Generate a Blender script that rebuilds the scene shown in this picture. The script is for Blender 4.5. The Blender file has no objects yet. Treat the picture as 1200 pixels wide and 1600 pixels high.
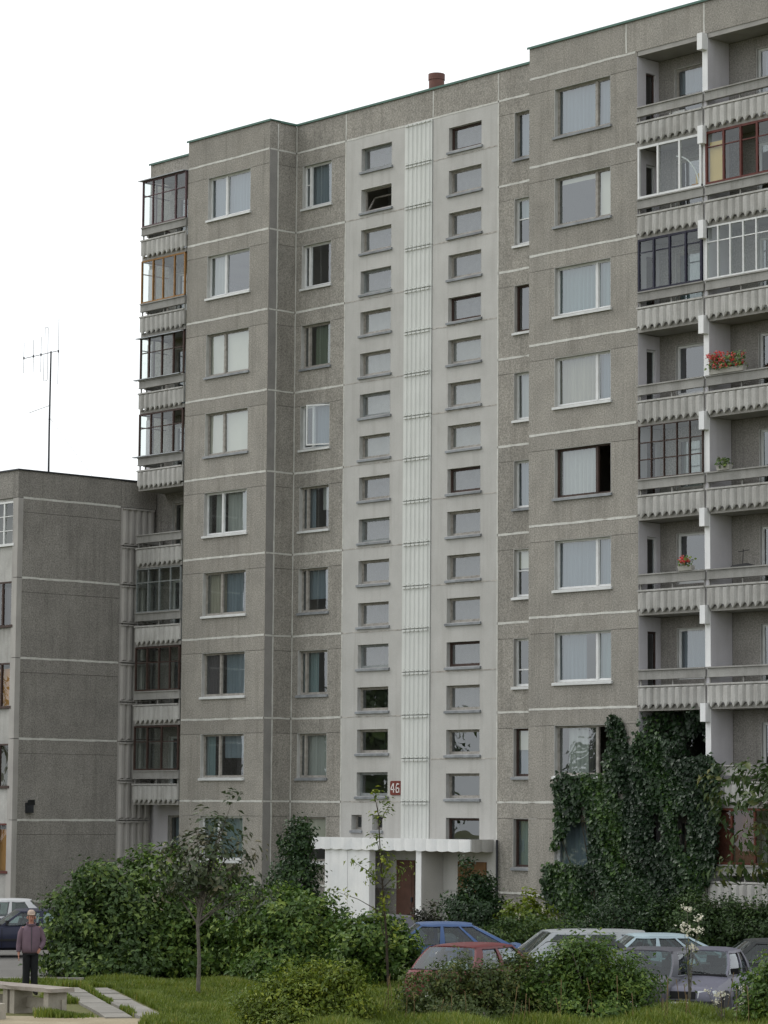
import bpy, math, random
import numpy as np
from mathutils import Vector, Matrix

S = bpy.context.scene
COL = S.collection
R = math.radians
random.seed(4)

# ------------------------------------------------------------------ camera
cam_d = bpy.data.cameras.new('camera')
cam = bpy.data.objects.new('camera', cam_d)
COL.objects.link(cam)
cam_d.sensor_fit = 'HORIZONTAL'
cam_d.sensor_width = 36.0
cam_d.lens = 132.565
cam_d.clip_start = 1.0
cam_d.clip_end = 3000.0
CR = Vector((0.6690680, 0.7431691, 0.0069101))
CU = Vector((0.0731819, -0.0751318, 0.9944846))
CF = Vector((-0.7395894, 0.6648721, 0.1046548))
CAM = Vector((61.197, -60.984, 4.047))
cam.matrix_world = Matrix(((CR.x, CU.x, -CF.x, CAM.x), (CR.y, CU.y, -CF.y, CAM.y), (CR.z, CU.z, -CF.z, CAM.z), (0, 0, 0, 1)))
S.camera = cam

# ------------------------------------------------------------------ sky and sun (overcast)
SUN_EL, SUN_AZ = R(48), R(205)      # direction towards the sun: front left of the facade
wd = bpy.data.worlds.new('World'); S.world = wd; wd.use_nodes = True
nt = wd.node_tree; nt.nodes.clear()
n_out = nt.nodes.new('ShaderNodeOutputWorld')
n_sky = nt.nodes.new('ShaderNodeTexSky'); n_sky.sky_type = 'NISHITA'; n_sky.sun_disc = False
n_sky.sun_elevation = SUN_EL; n_sky.sun_rotation = R(90) - SUN_AZ
n_sky.air_density = 1.0; n_sky.dust_density = 3.0
n_hs = nt.nodes.new('ShaderNodeHueSaturation'); n_hs.inputs['Saturation'].default_value = 0.1
n_b1 = nt.nodes.new('ShaderNodeBackground'); n_b1.inputs[1].default_value = 0.05
n_b2 = nt.nodes.new('ShaderNodeBackground'); n_b2.inputs[0].default_value = (0.955, 0.985, 1.0, 1); n_b2.inputs[1].default_value = 0.72
n_add = nt.nodes.new('ShaderNodeAddShader')
nt.links.new(n_sky.outputs[0], n_hs.inputs['Color']); nt.links.new(n_hs.outputs[0], n_b1.inputs[0])
nt.links.new(n_b1.outputs[0], n_add.inputs[0]); nt.links.new(n_b2.outputs[0], n_add.inputs[1])
nt.links.new(n_add.outputs[0], n_out.inputs[0])
sun_d = bpy.data.lights.new('sun', 'SUN'); sun_d.energy = 0.6; sun_d.angle = R(25); sun_d.color = (1.0, 0.97, 0.92)
sun = bpy.data.objects.new('sun', sun_d); COL.objects.link(sun)
sv = Vector((math.cos(SUN_EL) * math.cos(SUN_AZ), math.cos(SUN_EL) * math.sin(SUN_AZ), math.sin(SUN_EL)))
sun.rotation_euler = sv.to_track_quat('Z', 'Y').to_euler()
sun.location = (0, -30, 60)
S.view_settings.view_transform = 'Standard'; S.view_settings.look = 'None'
S.view_settings.exposure = 0.4; S.view_settings.gamma = 1.0; S.view_settings.use_curve_mapping = False
S.render.engine = 'CYCLES'
S.cycles.max_bounces = 8; S.cycles.transparent_max_bounces = 16; S.cycles.diffuse_bounces = 3
S.cycles.caustics_reflective = False; S.cycles.caustics_refractive = False

ZB = 1.5        # height of the first floor slab above the ground
FH = 2.8        # storey height
REC = 1.196     # depth of the recessed middle bay
FD = Vector((-0.7437, 0.6686, 0)); RD = Vector((0.6686, 0.7437, 0))
def spot(depth, side, z=0.0):
    """a place on the ground: metres away from the viewpoint along the street and metres to the side"""
    p = CAM + FD * depth + RD * side
    return Vector((p.x, p.y, z))

# ------------------------------------------------------------------ materials
MATS = {}
def srgb(h):
    if isinstance(h, (int, float)): h = (h, h, h)
    return tuple((c / 12.92 if c <= .04045 else ((c + .055) / 1.055) ** 2.4) for c in [v / 255 for v in h])
class NT:
    def __init__(s, name):
        s.m = bpy.data.materials.new(name); s.m.use_nodes = True; s.t = s.m.node_tree; s.t.nodes.clear()
        s.out = s.t.nodes.new('ShaderNodeOutputMaterial'); MATS[name] = s.m
    def n(s, typ, **kw):
        nd = s.t.nodes.new('ShaderNode' + typ)
        for k, v in kw.items():
            if hasattr(nd, k): setattr(nd, k, v)
            else: nd.inputs[k].default_value = v
        return nd
    def l(s, a, b): s.t.links.new(a, b)
    def math(s, op, a, b=None, c=None):
        nd = s.n('Math'); nd.operation = op
        for i, v in enumerate((a, b, c)):
            if v is None: continue
            if isinstance(v, (int, float)): nd.inputs[i].default_value = v
            else: s.l(v, nd.inputs[i])
        return nd.outputs[0]
    def mix(s, f, a, b, blend='MIX'):
        nd = s.n('Mix'); nd.data_type = 'RGBA'; nd.blend_type = blend; nd.clamp_factor = True
        for i, v in ((0, f), (6, a), (7, b)):
            if isinstance(v, (int, float)): nd.inputs[i].default_value = v
            elif isinstance(v, tuple): nd.inputs[i].default_value = (*v[:3], 1)
            else: s.l(v, nd.inputs[i])
        return nd.outputs[2]
    def pos(s, scale=(1, 1, 1)):
        g = s.n('NewGeometry'); mp = s.n('Mapping'); mp.inputs['Scale'].default_value = scale
        s.l(g.outputs['Position'], mp.inputs[0]); return mp.outputs[0]
    def noise(s, scale, detail=3, vec=None, rough=.55):
        nd = s.n('TexNoise'); nd.inputs['Scale'].default_value = scale; nd.inputs['Detail'].default_value = detail; nd.inputs['Roughness'].default_value = rough
        s.l(vec if vec is not None else s.pos(), nd.inputs['Vector']); return nd.outputs[0]
    def ramp(s, f, a, b):
        nd = s.n('MapRange'); nd.inputs[1].default_value = a; nd.inputs[2].default_value = b; s.l(f, nd.inputs[0]); return nd.outputs[0]
def surf(name, c1, c2=None, scale=3.0, rough=.85, speck=0, sscale=30, bump=0, bscale=40, rand=0, streak=0, streakcol=None, spec=.25, dirt=0, dirtcol=(.05, .045, .04), metal=0, coat=0):
    """general procedural surface: two tones mixed by noise, speckle, per-object tone, run-off streaks, blotches of dirt, fine relief"""
    t = NT(name)
    col = c1
    if c2 is not None: col = t.mix(t.ramp(t.noise(scale, 4), .3, .7), c1, c2)
    if speck:
        sp = t.ramp(t.noise(sscale, 2, rough=.8), .3, .7)
        v = t.math('MULTIPLY_ADD', sp, 2 * speck, 1 - speck)
        hs = t.n('HueSaturation'); t.l(v, hs.inputs['Value'])
        if isinstance(col, tuple): hs.inputs['Color'].default_value = (*col, 1)
        else: t.l(col, hs.inputs['Color'])
        col = hs.outputs[0]
    if rand:
        oi = t.n('ObjectInfo'); v = t.math('MULTIPLY_ADD', oi.outputs['Random'], 2 * rand, 1 - rand)
        hs = t.n('HueSaturation'); t.l(v, hs.inputs['Value'])
        if isinstance(col, tuple): hs.inputs['Color'].default_value = (*col, 1)
        else: t.l(col, hs.inputs['Color'])
        col = hs.outputs[0]
    if streak:
        st = t.ramp(t.noise(1.0, 5, t.pos((4.5, 4.5, .28)), .65), .5, .78)
        col = t.mix(t.math('MULTIPLY', st, streak), col, streakcol or dirtcol)
    if dirt:
        dn = t.ramp(t.noise(.9, 6, rough=.7), .48, .75)
        col = t.mix(t.math('MULTIPLY', dn, dirt), col, dirtcol)
    b = t.n('BsdfPrincipled'); b.inputs['Roughness'].default_value = rough; b.inputs['Specular IOR Level'].default_value = spec
    b.inputs['Metallic'].default_value = metal; b.inputs['Coat Weight'].default_value = coat; b.inputs['Coat Roughness'].default_value = .08
    if isinstance(col, tuple): b.inputs['Base Color'].default_value = (*col, 1)
    else: t.l(col, b.inputs['Base Color'])
    if bump:
        bp = t.n('Bump'); bp.inputs['Strength'].default_value = bump; bp.inputs['Distance'].default_value = .02
        t.l(t.noise(bscale, 3), bp.inputs['Height']); t.l(bp.outputs[0], b.inputs['Normal'])
    t.l(b.outputs[0], t.out.inputs[0])
    return t.m
def glass(name, tint=(.8, .86, .85), f0=.16, wav=.004, rough=.0, dust=0):
    t = NT(name)
    lw = t.n('LayerWeight'); lw.inputs[0].default_value = .5
    f = t.math('MULTIPLY_ADD', t.math('POWER', lw.outputs['Facing'], 4.0), 1 - f0, f0)
    tr = t.n('BsdfTransparent'); tr.inputs[0].default_value = (*tint, 1)
    gl = t.n('BsdfGlossy'); gl.inputs['Roughness'].default_value = rough; gl.inputs[0].default_value = (.92, .96, 1, 1)
    bp = t.n('Bump'); bp.inputs['Strength'].default_value = 1.0; bp.inputs['Distance'].default_value = wav
    t.l(t.noise(.8, 1), bp.inputs['Height']); t.l(bp.outputs[0], gl.inputs['Normal'])
    mx = t.n('MixShader'); t.l(f, mx.inputs[0]); t.l(tr.outputs[0], mx.inputs[1]); t.l(gl.outputs[0], mx.inputs[2])
    if dust:        # film of dirt on the pane, thicker in patches
        df = t.n('BsdfDiffuse'); df.inputs[0].default_value = (.42, .43, .43, 1); m2 = t.n('MixShader')
        t.l(t.math('MULTIPLY_ADD', t.ramp(t.noise(2.2, 4), .3, .7), dust, dust * .6), m2.inputs[0]); t.l(mx.outputs[0], m2.inputs[1]); t.l(df.outputs[0], m2.inputs[2]); mx = m2
    t.l(mx.outputs[0], t.out.inputs[0]); return t.m
def leafmat(name, a, b, c, trans=.25, rough=.5):
    """leaf colours picked per leaf from its own random number"""
    t = NT(name)
    at = t.n('Attribute'); at.attribute_name = 'tone'
    f = at.outputs['Fac']
    col = t.mix(t.ramp(f, 0, .55), a, b); col = t.mix(t.ramp(f, .6, 1), col, c)
    p = t.n('BsdfPrincipled'); t.l(col, p.inputs['Base Color']); p.inputs['Roughness'].default_value = rough; p.inputs['Specular IOR Level'].default_value = .35
    tl = t.n('BsdfTranslucent'); t.l(col, tl.inputs[0])
    mx = t.n('MixShader'); mx.inputs[0].default_value = trans
    t.l(p.outputs[0], mx.inputs[1]); t.l(tl.outputs[0], mx.inputs[2]); t.l(mx.outputs[0], t.out.inputs[0]); return t.m
def cloth(name, c, trans=.35):
    t = NT(name)
    col = t.mix(t.ramp(t.noise(1.0, 3, t.pos((14, 14, .6))), .3, .7), tuple(v * .78 for v in c), c)
    d = t.n('BsdfDiffuse'); t.l(col, d.inputs[0]); tl = t.n('BsdfTranslucent'); t.l(col, tl.inputs[0])
    mx = t.n('MixShader'); mx.inputs[0].default_value = trans
    t.l(d.outputs[0], mx.inputs[1]); t.l(tl.outputs[0], mx.inputs[2]); t.l(mx.outputs[0], t.out.inputs[0]); return t.m

M_AGG = surf('exposed_aggregate', srgb((155, 151, 144)), srgb((141, 138, 132)), 1.2, .95, .4, 22, .5, 60, .07, .45, srgb((98, 94, 88)), .1, .22, srgb((100, 95, 88)))
M_AGG2 = surf('exposed_aggregate_dark', srgb((146, 143, 138)), srgb((132, 129, 125)), 1.2, .95, .4, 22, .5, 60, .06, .4, srgb((78, 75, 71)), .1, .2, srgb((92, 88, 83)))
M_STAIR = surf('stair_panel_concrete', srgb((187, 186, 183)), srgb((175, 174, 171)), .8, .9, .07, 30, .15, 50, .03, .3, srgb((132, 128, 122)), .2, .15, srgb((140, 136, 130)))
M_RIB = surf('ribbed_white_concrete', srgb((209, 211, 208)), srgb((199, 201, 198)), 1.0, .85, .04, 30, .1, 50, .02, .25, srgb((158, 162, 156)), .2)
M_RIB2 = surf('ribbed_grey_concrete', srgb((172, 169, 165)), srgb((156, 153, 150)), 1.0, .85, .06, 30, .1, 50, .03, .3, srgb((108, 106, 103)), .2)
M_CONC = surf('balcony_concrete', srgb((182, 181, 178)), srgb((164, 163, 160)), 1.6, .9, .12, 30, .2, 50, .07, .5, srgb((104, 101, 95)), .2, .35, srgb((122, 118, 110)))
M_PLAS = surf('pale_plaster', srgb((200, 198, 203)), srgb((188, 186, 190)), 1.2, .9, .04, 30, .1, 50, .02, .2, srgb((146, 143, 143)))
M_RAIL = surf('railing_concrete', srgb((158, 157, 154)), srgb((138, 137, 134)), 1.6, .9, .12, 30, .2, 50, .09, .5, srgb((96, 94, 90)), .2, .4, srgb((112, 110, 105)))
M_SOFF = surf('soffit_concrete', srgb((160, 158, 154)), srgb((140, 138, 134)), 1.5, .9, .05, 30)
M_SEAL = surf('joint_sealant_white', srgb((206, 206, 201)), srgb((184, 183, 178)), 2.5, .8, .12, 12, 0, 40, .04, .25, srgb((150, 147, 141)))
M_SEALD = surf('joint_sealant_worn', srgb((188, 184, 178)), srgb((140, 136, 130)), 5, .85, .2, 12)
M_COP = surf('green_coping_metal', srgb((72, 108, 96)), srgb((60, 92, 82)), 2, .5, 0, spec=.4)
M_VENT = surf('red_vent_pipe', srgb((120, 84, 76)), srgb((98, 72, 66)), 3, .7)
M_SILLW = surf('white_sill', srgb((214, 216, 216)), srgb((196, 198, 198)), 3, .5, rand=.06, spec=.4)
M_SILLG = surf('grey_sill', srgb((150, 154, 158)), srgb((120, 123, 127)), 3, .6, rand=.1, dirt=.4)
M_REV = surf('painted_reveal', srgb((196, 196, 194)), srgb((176, 176, 172)), 3, .8, rand=.08)
M_FW = surf('white_frame', srgb((216, 218, 218)), srgb((202, 203, 203)), 4, .4, spec=.4)
M_FO = surf('old_painted_frame', srgb((168, 164, 158)), srgb((134, 130, 124)), 8, .7, dirt=.3)
M_FB = surf('brown_frame', srgb((76, 60, 55)), srgb((60, 48, 44)), 6, .6)
M_FR = surf('red_brown_frame', srgb((100, 54, 48)), srgb((82, 46, 42)), 6, .6)
M_FN = surf('navy_frame', srgb((40, 40, 58)), srgb((30, 30, 44)), 6, .5)
M_FOR = surf('orange_wood_frame', srgb((152, 114, 68)), srgb((128, 94, 56)), 6, .6)
M_FP = surf('dull_purple_frame', srgb((104, 84, 88)), srgb((80, 64, 66)), 6, .6)
M_FG = surf('grey_metal_frame', srgb((142, 146, 146)), srgb((120, 124, 124)), 6, .5)
M_GL = glass('window_glass')
M_GLS = glass('stair_glass', (.72, .78, .77), .17, .003, dust=.15)
M_GLC = glass('balcony_glass', (.88, .92, .9), .07, .01)
M_INT = surf('room_wall', srgb((150, 144, 134)), srgb((136, 130, 122)), .7, .9)
M_INTS = surf('stairwell_wall', srgb((176, 174, 168)), srgb((160, 158, 152)), .7, .9)
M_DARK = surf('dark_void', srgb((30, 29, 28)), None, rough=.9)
M_C = [cloth('curtain_white', srgb((214, 214, 210))), cloth('curtain_blue_grey', srgb((158, 170, 182))), cloth('curtain_beige', srgb((214, 204, 186))),
       cloth('curtain_green', srgb((140, 150, 130))), cloth('curtain_dusky', srgb((120, 112, 116))), cloth('curtain_teal', srgb((160, 180, 184)))]
M_BLIND = surf('beige_blind', srgb((212, 204, 190)), srgb((200, 192, 178)), 1, .8)
M_BLINDG = surf('grey_stair_blind', srgb((158, 152, 144)), srgb((146, 141, 134)), 1, .8)
M_BOARD = surf('brown_board', srgb((92, 52, 40)), srgb((72, 42, 34)), 3, .8)
M_OCH = surf('ochre_blind', srgb((176, 124, 66)), srgb((150, 104, 56)), 1, .8)
M_YEL = surf('yellow_blind', srgb((206, 180, 120)), srgb((190, 164, 108)), 1, .8)
M_DOORB = surf('brown_door', srgb((92, 66, 56)), srgb((76, 56, 48)), 3, .7, .1)
M_DOORO = surf('orange_brown_door', srgb((116, 84, 52)), srgb((94, 68, 42)), 3, .6, .1)
M_WHITE = surf('white_painted_concrete', srgb((232, 232, 232)), srgb((214, 216, 218)), 1.2, .8, .03, 20, .1, 30, 0, .25, srgb((176, 176, 174)))
M_ROOF = surf('roofing_felt', srgb((70, 70, 70)), None)
M_METD = surf('dark_metal', srgb((70, 72, 76)), srgb((54, 56, 60)), 5, .5, metal=.6)
M_METL = surf('light_metal', srgb((130, 132, 136)), None, rough=.4, metal=.7)
M_RED = surf('sign_red', srgb((116, 56, 46)), srgb((98, 46, 40)), 8, .5)
M_LET = surf('sign_white', srgb((226, 222, 220)), None, rough=.6)
M_SHEET = surf('galvanised_sheet', srgb((170, 174, 178)), srgb((140, 144, 148)), 4, .5, metal=.3)

# ------------------------------------------------------------------ mesh helpers
class MB:
    def __init__(s): s.v = []; s.f = []
    def add(s, vs, fs):
        b = len(s.v); s.v += [tuple(p) for p in vs]; s.f += [tuple(i + b for i in f) for f in fs]; return s
    def box(s, x0, x1, y0, y1, z0, z1):
        return s.add([(x0, y0, z0), (x1, y0, z0), (x1, y1, z0), (x0, y1, z0), (x0, y0, z1), (x1, y0, z1), (x1, y1, z1), (x0, y1, z1)],
                     [(0, 3, 2, 1), (4, 5, 6, 7), (0, 1, 5, 4), (1, 2, 6, 5), (2, 3, 7, 6), (3, 0, 4, 7)])
    def bar(s, p0, p1, w, t, up=(0, 0, 1)):
        p0 = Vector(p0); p1 = Vector(p1); d = (p1 - p0).normalized(); a = d.cross(Vector(up))
        if a.length < 1e-4: a = d.cross(Vector((0, 1, 0)))
        a.normalize(); b = a.cross(d); vs = []
        for p in (p0, p1):
            for sa, sb in ((-1, -1), (1, -1), (1, 1), (-1, 1)): vs.append(p + a * sa * w / 2 + b * sb * t / 2)
        return s.add(vs, [(0, 1, 2, 3), (7, 6, 5, 4), (0, 4, 5, 1), (1, 5, 6, 2), (2, 6, 7, 3), (3, 7, 4, 0)])
    def tube(s, pts, rs, n=6, cap=True):
        pts = [Vector(p) for p in pts]
        if isinstance(rs, (int, float)): rs = [rs] * len(pts)
        b = len(s.v); m = len(pts)
        for i, p in enumerate(pts):
            d = (pts[min(i + 1, m - 1)] - pts[max(i - 1, 0)]).normalized()
            a = d.cross(Vector((0.31, 0.95, 0.05))).normalized(); c = d.cross(a)
            for k in range(n):
                an = 2 * math.pi * k / n; s.v.append(tuple(p + (a * math.cos(an) + c * math.sin(an)) * rs[i]))
        for i in range(m - 1):
            for k in range(n):
                s.f.append((b + i * n + k, b + i * n + (k + 1) % n, b + (i + 1) * n + (k + 1) % n, b + (i + 1) * n + k))
        if cap:
            s.f.append(tuple(b + k for k in range(n))[::-1]); s.f.append(tuple(b + (m - 1) * n + k for k in range(n)))
        return s
    def loft(s, rings, cap=True):
        n = len(rings[0]); b = len(s.v)
        for r in rings: s.v += [tuple(p) for p in r]
        for i in range(len(rings) - 1):
            for k in range(n):
                s.f.append((b + i * n + k, b + i * n + (k + 1) % n, b + (i + 1) * n + (k + 1) % n, b + (i + 1) * n + k))
        if cap:
            s.f.append(tuple(b + k for k in range(n))[::-1]); s.f.append(tuple(b + (len(rings) - 1) * n + k for k in range(n)))
        return s
    def plate(s, x0, x1, z0, z1, holes, y0, y1):
        """upright slab between y0 (front) and y1 with rectangular holes (hx0, hx1, hz0, hz1)"""
        xs = sorted({x0, x1, *[h[0] for h in holes], *[h[1] for h in holes]}); zs = sorted({z0, z1, *[h[2] for h in holes], *[h[3] for h in holes]})
        xs = [x for x in xs if x0 <= x <= x1]; zs = [z for z in zs if z0 <= z <= z1]
        solid = lambda i, j: 0 <= i < len(xs) - 1 and 0 <= j < len(zs) - 1 and not any(h[0] <= (xs[i] + xs[i + 1]) / 2 <= h[1] and h[2] <= (zs[j] + zs[j + 1]) / 2 <= h[3] for h in holes)
        for i in range(len(xs) - 1):
            for j in range(len(zs) - 1):
                if not solid(i, j): continue
                a, b, c, d = xs[i], xs[i + 1], zs[j], zs[j + 1]
                s.add([(a, y0, c), (b, y0, c), (b, y0, d), (a, y0, d)], [(0, 1, 2, 3)])
                s.add([(a, y1, c), (b, y1, c), (b, y1, d), (a, y1, d)], [(3, 2, 1, 0)])
                if not solid(i - 1, j): s.add([(a, y1, c), (a, y0, c), (a, y0, d), (a, y1, d)], [(0, 1, 2, 3)])
                if not solid(i + 1, j): s.add([(b, y0, c), (b, y1, c), (b, y1, d), (b, y0, d)], [(0, 1, 2, 3)])
                if not solid(i, j - 1): s.add([(a, y1, c), (b, y1, c), (b, y0, c), (a, y0, c)], [(0, 1, 2, 3)])
                if not solid(i, j + 1): s.add([(a, y0, d), (b, y0, d), (b, y1, d), (a, y1, d)], [(0, 1, 2, 3)])
        return s
    def mesh(s, name, mat, smooth=None):
        me = bpy.data.meshes.new(name); me.from_pydata(s.v, [], s.f); me.materials.append(mat)
        if smooth is not None: me.shade_smooth(); me.set_sharp_from_angle(angle=smooth)
        me.update(); return me
    def build(s, name, mat, parent=None, loc=(0, 0, 0), smooth=None, rz=0):
        return put(name, s.mesh(name, mat, smooth), parent, loc, rz)
def put(name, me, parent=None, loc=(0, 0, 0), rz=0, scale=None):
    o = bpy.data.objects.new(name, me); COL.objects.link(o); o.location = loc
    if rz: o.rotation_euler.z = rz
    if scale: o.scale = scale
    if parent is not None: o.parent = parent
    return o
def thing(name, label, cat, loc=(0, 0, 0), rz=0, group=None):
    o = put(name, None, None, loc, rz); o['label'] = label; o['category'] = cat; o.empty_display_size = .2
    if group: o['group'] = group
    return o
def tag(o, label, cat, group=None):
    o['label'] = label; o['category'] = cat
    if group: o['group'] = group
    return o
def struct(o, kind='structure'): o['kind'] = kind; return o

def unit_pane(mat):
    me = bpy.data.meshes.new('pane'); me.from_pydata([(0, 0, 0), (1, 0, 0), (1, 0, 1), (0, 0, 1)], [], [(0, 1, 2, 3)]); me.materials.append(mat); return me
PANE = {}
def pane(parent, x0, x1, z0, z1, y, mat=None, name='pane', tilt=.004):
    mat = mat or M_GL
    if mat.name not in PANE: PANE[mat.name] = unit_pane(mat)
    o = put(name, PANE[mat.name], parent, (x0, y, z0), 0, (x1 - x0, 1, z1 - z0))
    o.rotation_euler = (random.uniform(-tilt, tilt) * 2, 0, random.uniform(-tilt, tilt)); return o
def unit_curtain(mat, folds, seed):
    rr = random.Random(seed); n = folds * 6; vs = []; fs = []
    ph = [rr.uniform(-.6, .6) for _ in range(n + 1)]
    for i in range(n + 1):
        x = i / n; y = .035 * math.sin(2 * math.pi * folds * x + ph[i]) + .01 * rr.uniform(-1, 1)
        for z in (0, .5, 1): vs.append((x, y * (1.0 if z < 1 else .6), z))
    for i in range(n):
        for j in range(2): fs.append((i * 3 + j, i * 3 + 3 + j, i * 3 + 4 + j, i * 3 + 1 + j))
    me = bpy.data.meshes.new('curtain'); me.from_pydata(vs, [], fs); me.shade_smooth(); me.materials.append(mat); return me
CURT = {}
def curtain(parent, x0, x1, z0, z1, y, ci, folds=7):
    key = (ci, folds)
    if key not in CURT: CURT[key] = unit_curtain(M_C[ci], folds, ci * 7 + folds)
    return put('curtain', CURT[key], parent, (x0, y, z0), 0, (x1 - x0, 1, z1 - z0))

# ------------------------------------------------------------------ leaves
def leaf_mesh(name, P, N, size, mat, seed=0, width=.55, jit=.45, up=.3, droop=0.0, tone=None, fold=.18):
    """one small folded leaf (two triangles) at each point of P, facing roughly along N"""
    rg = np.random.default_rng(seed); n = len(P)
    nrm = N + rg.normal(0, jit, (n, 3)); nrm[:, 2] += up; nrm /= np.linalg.norm(nrm, axis=1)[:, None] + 1e-9
    t = rg.normal(0, 1, (n, 3)); t[:, 2] -= droop; t -= nrm * (t * nrm).sum(1)[:, None]; t /= np.linalg.norm(t, axis=1)[:, None] + 1e-9
    b = np.cross(nrm, t); sz = size * (.45 + 1.0 * rg.random(n) ** 1.3)[:, None]
    p0 = P; p1 = P + t * sz * .45 + b * sz * width * .5 + nrm * sz * fold; p2 = P + t * sz; p3 = P + t * sz * .45 - b * sz * width * .5 + nrm * sz * fold
    V = np.stack([p0, p1, p2, p3], 1).reshape(-1, 3).astype(np.float32)
    idx = np.arange(n)[:, None] * 4
    F = np.concatenate([idx + [0, 1, 2], idx + [0, 2, 3]], 1).reshape(-1).astype(np.int32)
    me = bpy.data.meshes.new(name); me.vertices.add(len(V)); me.vertices.foreach_set('co', V.ravel())
    me.loops.add(len(F)); me.loops.foreach_set('vertex_index', F); nf = len(F) // 3
    me.polygons.add(nf); me.polygons.foreach_set('loop_start', np.arange(nf, dtype=np.int32) * 3); me.polygons.foreach_set('loop_total', np.full(nf, 3, np.int32))
    me.update(calc_edges=True)
    if tone is None: tone = rg.random(n)
    at = me.attributes.new('tone', 'FLOAT', 'POINT'); at.data.foreach_set('value', np.repeat(np.clip(tone, 0, 1), 4).astype(np.float32))
    me.materials.append(mat); return me
def blob_twigs(blobs, ntw, rg, lo=.55):
    """twig tips spread through the outer half of a union of ellipsoids, bumpy outline"""
    w = np.array([(b[3] * b[4] * b[5]) ** (2 / 3) for b in blobs]); w /= w.sum()
    c = rg.choice(len(blobs), ntw, p=w); B = np.array(blobs)[c]
    d = rg.normal(0, 1, (ntw, 3)); d /= np.linalg.norm(d, axis=1)[:, None]
    bump = 1 + .16 * np.sin(d[:, 0] * 5 + c) * np.cos(d[:, 1] * 4.3 + 2 * c) + .12 * np.sin(d[:, 2] * 7 + 3 * c) + rg.normal(0, .09, ntw) + .22 * (rg.random(ntw) > .9)
    r = (lo + (1 - lo) * rg.random(ntw) ** .6) * bump
    T = B[:, :3] + d * r[:, None] * B[:, 3:6]
    return T, d
def shrub(name, label, cat, base, blobs, ntw, per, leaf, mat, seed, spread=.16, group=None, stems=7, stem_mat=None, width=.55, up=.35, zmin=.05, toneshift=0, droop=.3, lo=.5):
    """bush: leafy twigs over the blobs (given relative to the base) and a fan of stems"""
    rg = np.random.default_rng(seed); root = thing(name, label, cat, base, 0, group)
    T, D = blob_twigs(blobs, ntw, rg, lo)
    k = T[:, 2] > zmin; T, D = T[k], D[k]
    P = np.repeat(T, per, 0) + rg.normal(0, 1, (len(T) * per, 3)) * np.array([spread, spread, spread * .8]); N = np.repeat(D, per, 0)
    P[:, 2] = np.maximum(P[:, 2], .01)
    tone = np.repeat(rg.random(len(T)) * .55, per) + rg.random(len(P)) * .45 + toneshift
    put('foliage', leaf_mesh('foliage', P, N, leaf, mat, seed + 1, width, .55, up, droop, tone), root)
    mb = MB()
    for i in rg.choice(len(T), min(stems * 3, len(T)), replace=False):
        t = T[i]; b = Vector((t[0] * .15 + rg.normal(0, .06), t[1] * .15 + rg.normal(0, .06), 0)); e = Vector(t)
        m = b.lerp(e, .5) + Vector((0, 0, .12 * e.length)); mb.tube([b, m, e], [.022, .014, .005], 5)
    mb.build('stems', stem_mat or M_BARK, root, smooth=.8); return root
M_BARK = surf('grey_bark', srgb((108, 104, 96)), srgb((84, 80, 72)), 12, .9, .2, 30)
M_BARKD = surf('dark_bark', srgb((70, 62, 52)), srgb((52, 46, 38)), 12, .9, .2, 30)
L_DARK = leafmat('leaf_dark_green', srgb((44, 62, 34)), srgb((66, 90, 44)), srgb((112, 132, 60)))
L_MID = leafmat('leaf_mid_green', srgb((48, 70, 32)), srgb((78, 106, 42)), srgb((128, 146, 60)))
L_YEL = leafmat('leaf_yellow_green', srgb((64, 82, 28)), srgb((102, 120, 36)), srgb((152, 158, 54)))
L_OLV = leafmat('leaf_olive', srgb((52, 66, 34)), srgb((76, 92, 42)), srgb((116, 114, 56)))
L_IVY = leafmat('leaf_ivy', srgb((32, 50, 32)), srgb((44, 68, 36)), srgb((76, 104, 44)), .2, .4)
L_GREY = leafmat('leaf_grey_green', srgb((46, 58, 38)), srgb((72, 84, 56)), srgb((136, 128, 108)), .2, .35)
L_PURP = leafmat('leaf_dark_purple', srgb((44, 40, 40)), srgb((54, 58, 44)), srgb((72, 76, 50)))
L_CHEST = leafmat('leaf_chestnut', srgb((44, 62, 32)), srgb((62, 82, 38)), srgb((106, 102, 50)))
L_FLW = leafmat('flower_white', srgb((196, 194, 172)), srgb((214, 210, 192)), srgb((228, 224, 210)), .3)
L_FLR = leafmat('flower_red', srgb((196, 54, 58)), srgb((218, 84, 84)), srgb((232, 128, 116)), .3)
L_GRASS = leafmat('grass_blade', srgb((70, 88, 32)), srgb((106, 122, 42)), srgb((158, 150, 80)), .3)

# ================================================================== GROUND
M_GRND = surf('meadow_soil', srgb((84, 90, 50)), srgb((104, 100, 66)), .8, .95, .25, 14, .3, 20)
M_ASPH = surf('worn_asphalt', srgb((112, 110, 106)), srgb((98, 96, 93)), .5, .9, .12, 30, .2, 60, 0, 0, None, .3, .3, srgb((84, 82, 78)))
M_SAND = surf('trodden_sand', srgb((158, 148, 126)), srgb((138, 126, 104)), 1.2, .95, .14, 16, .3, 25, dirt=.3, dirtcol=srgb((112, 104, 78)))
M_SLAB = surf('pavement_slab', srgb((140, 137, 131)), srgb((124, 121, 115)), 1.5, .9, .08, 25, .2, 40, .08, 0, None, .2, .3, srgb((112, 108, 98)))
M_KERB = surf('kerb_concrete', srgb((148, 145, 138)), srgb((128, 125, 118)), 2, .9, .1, 25)

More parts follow.
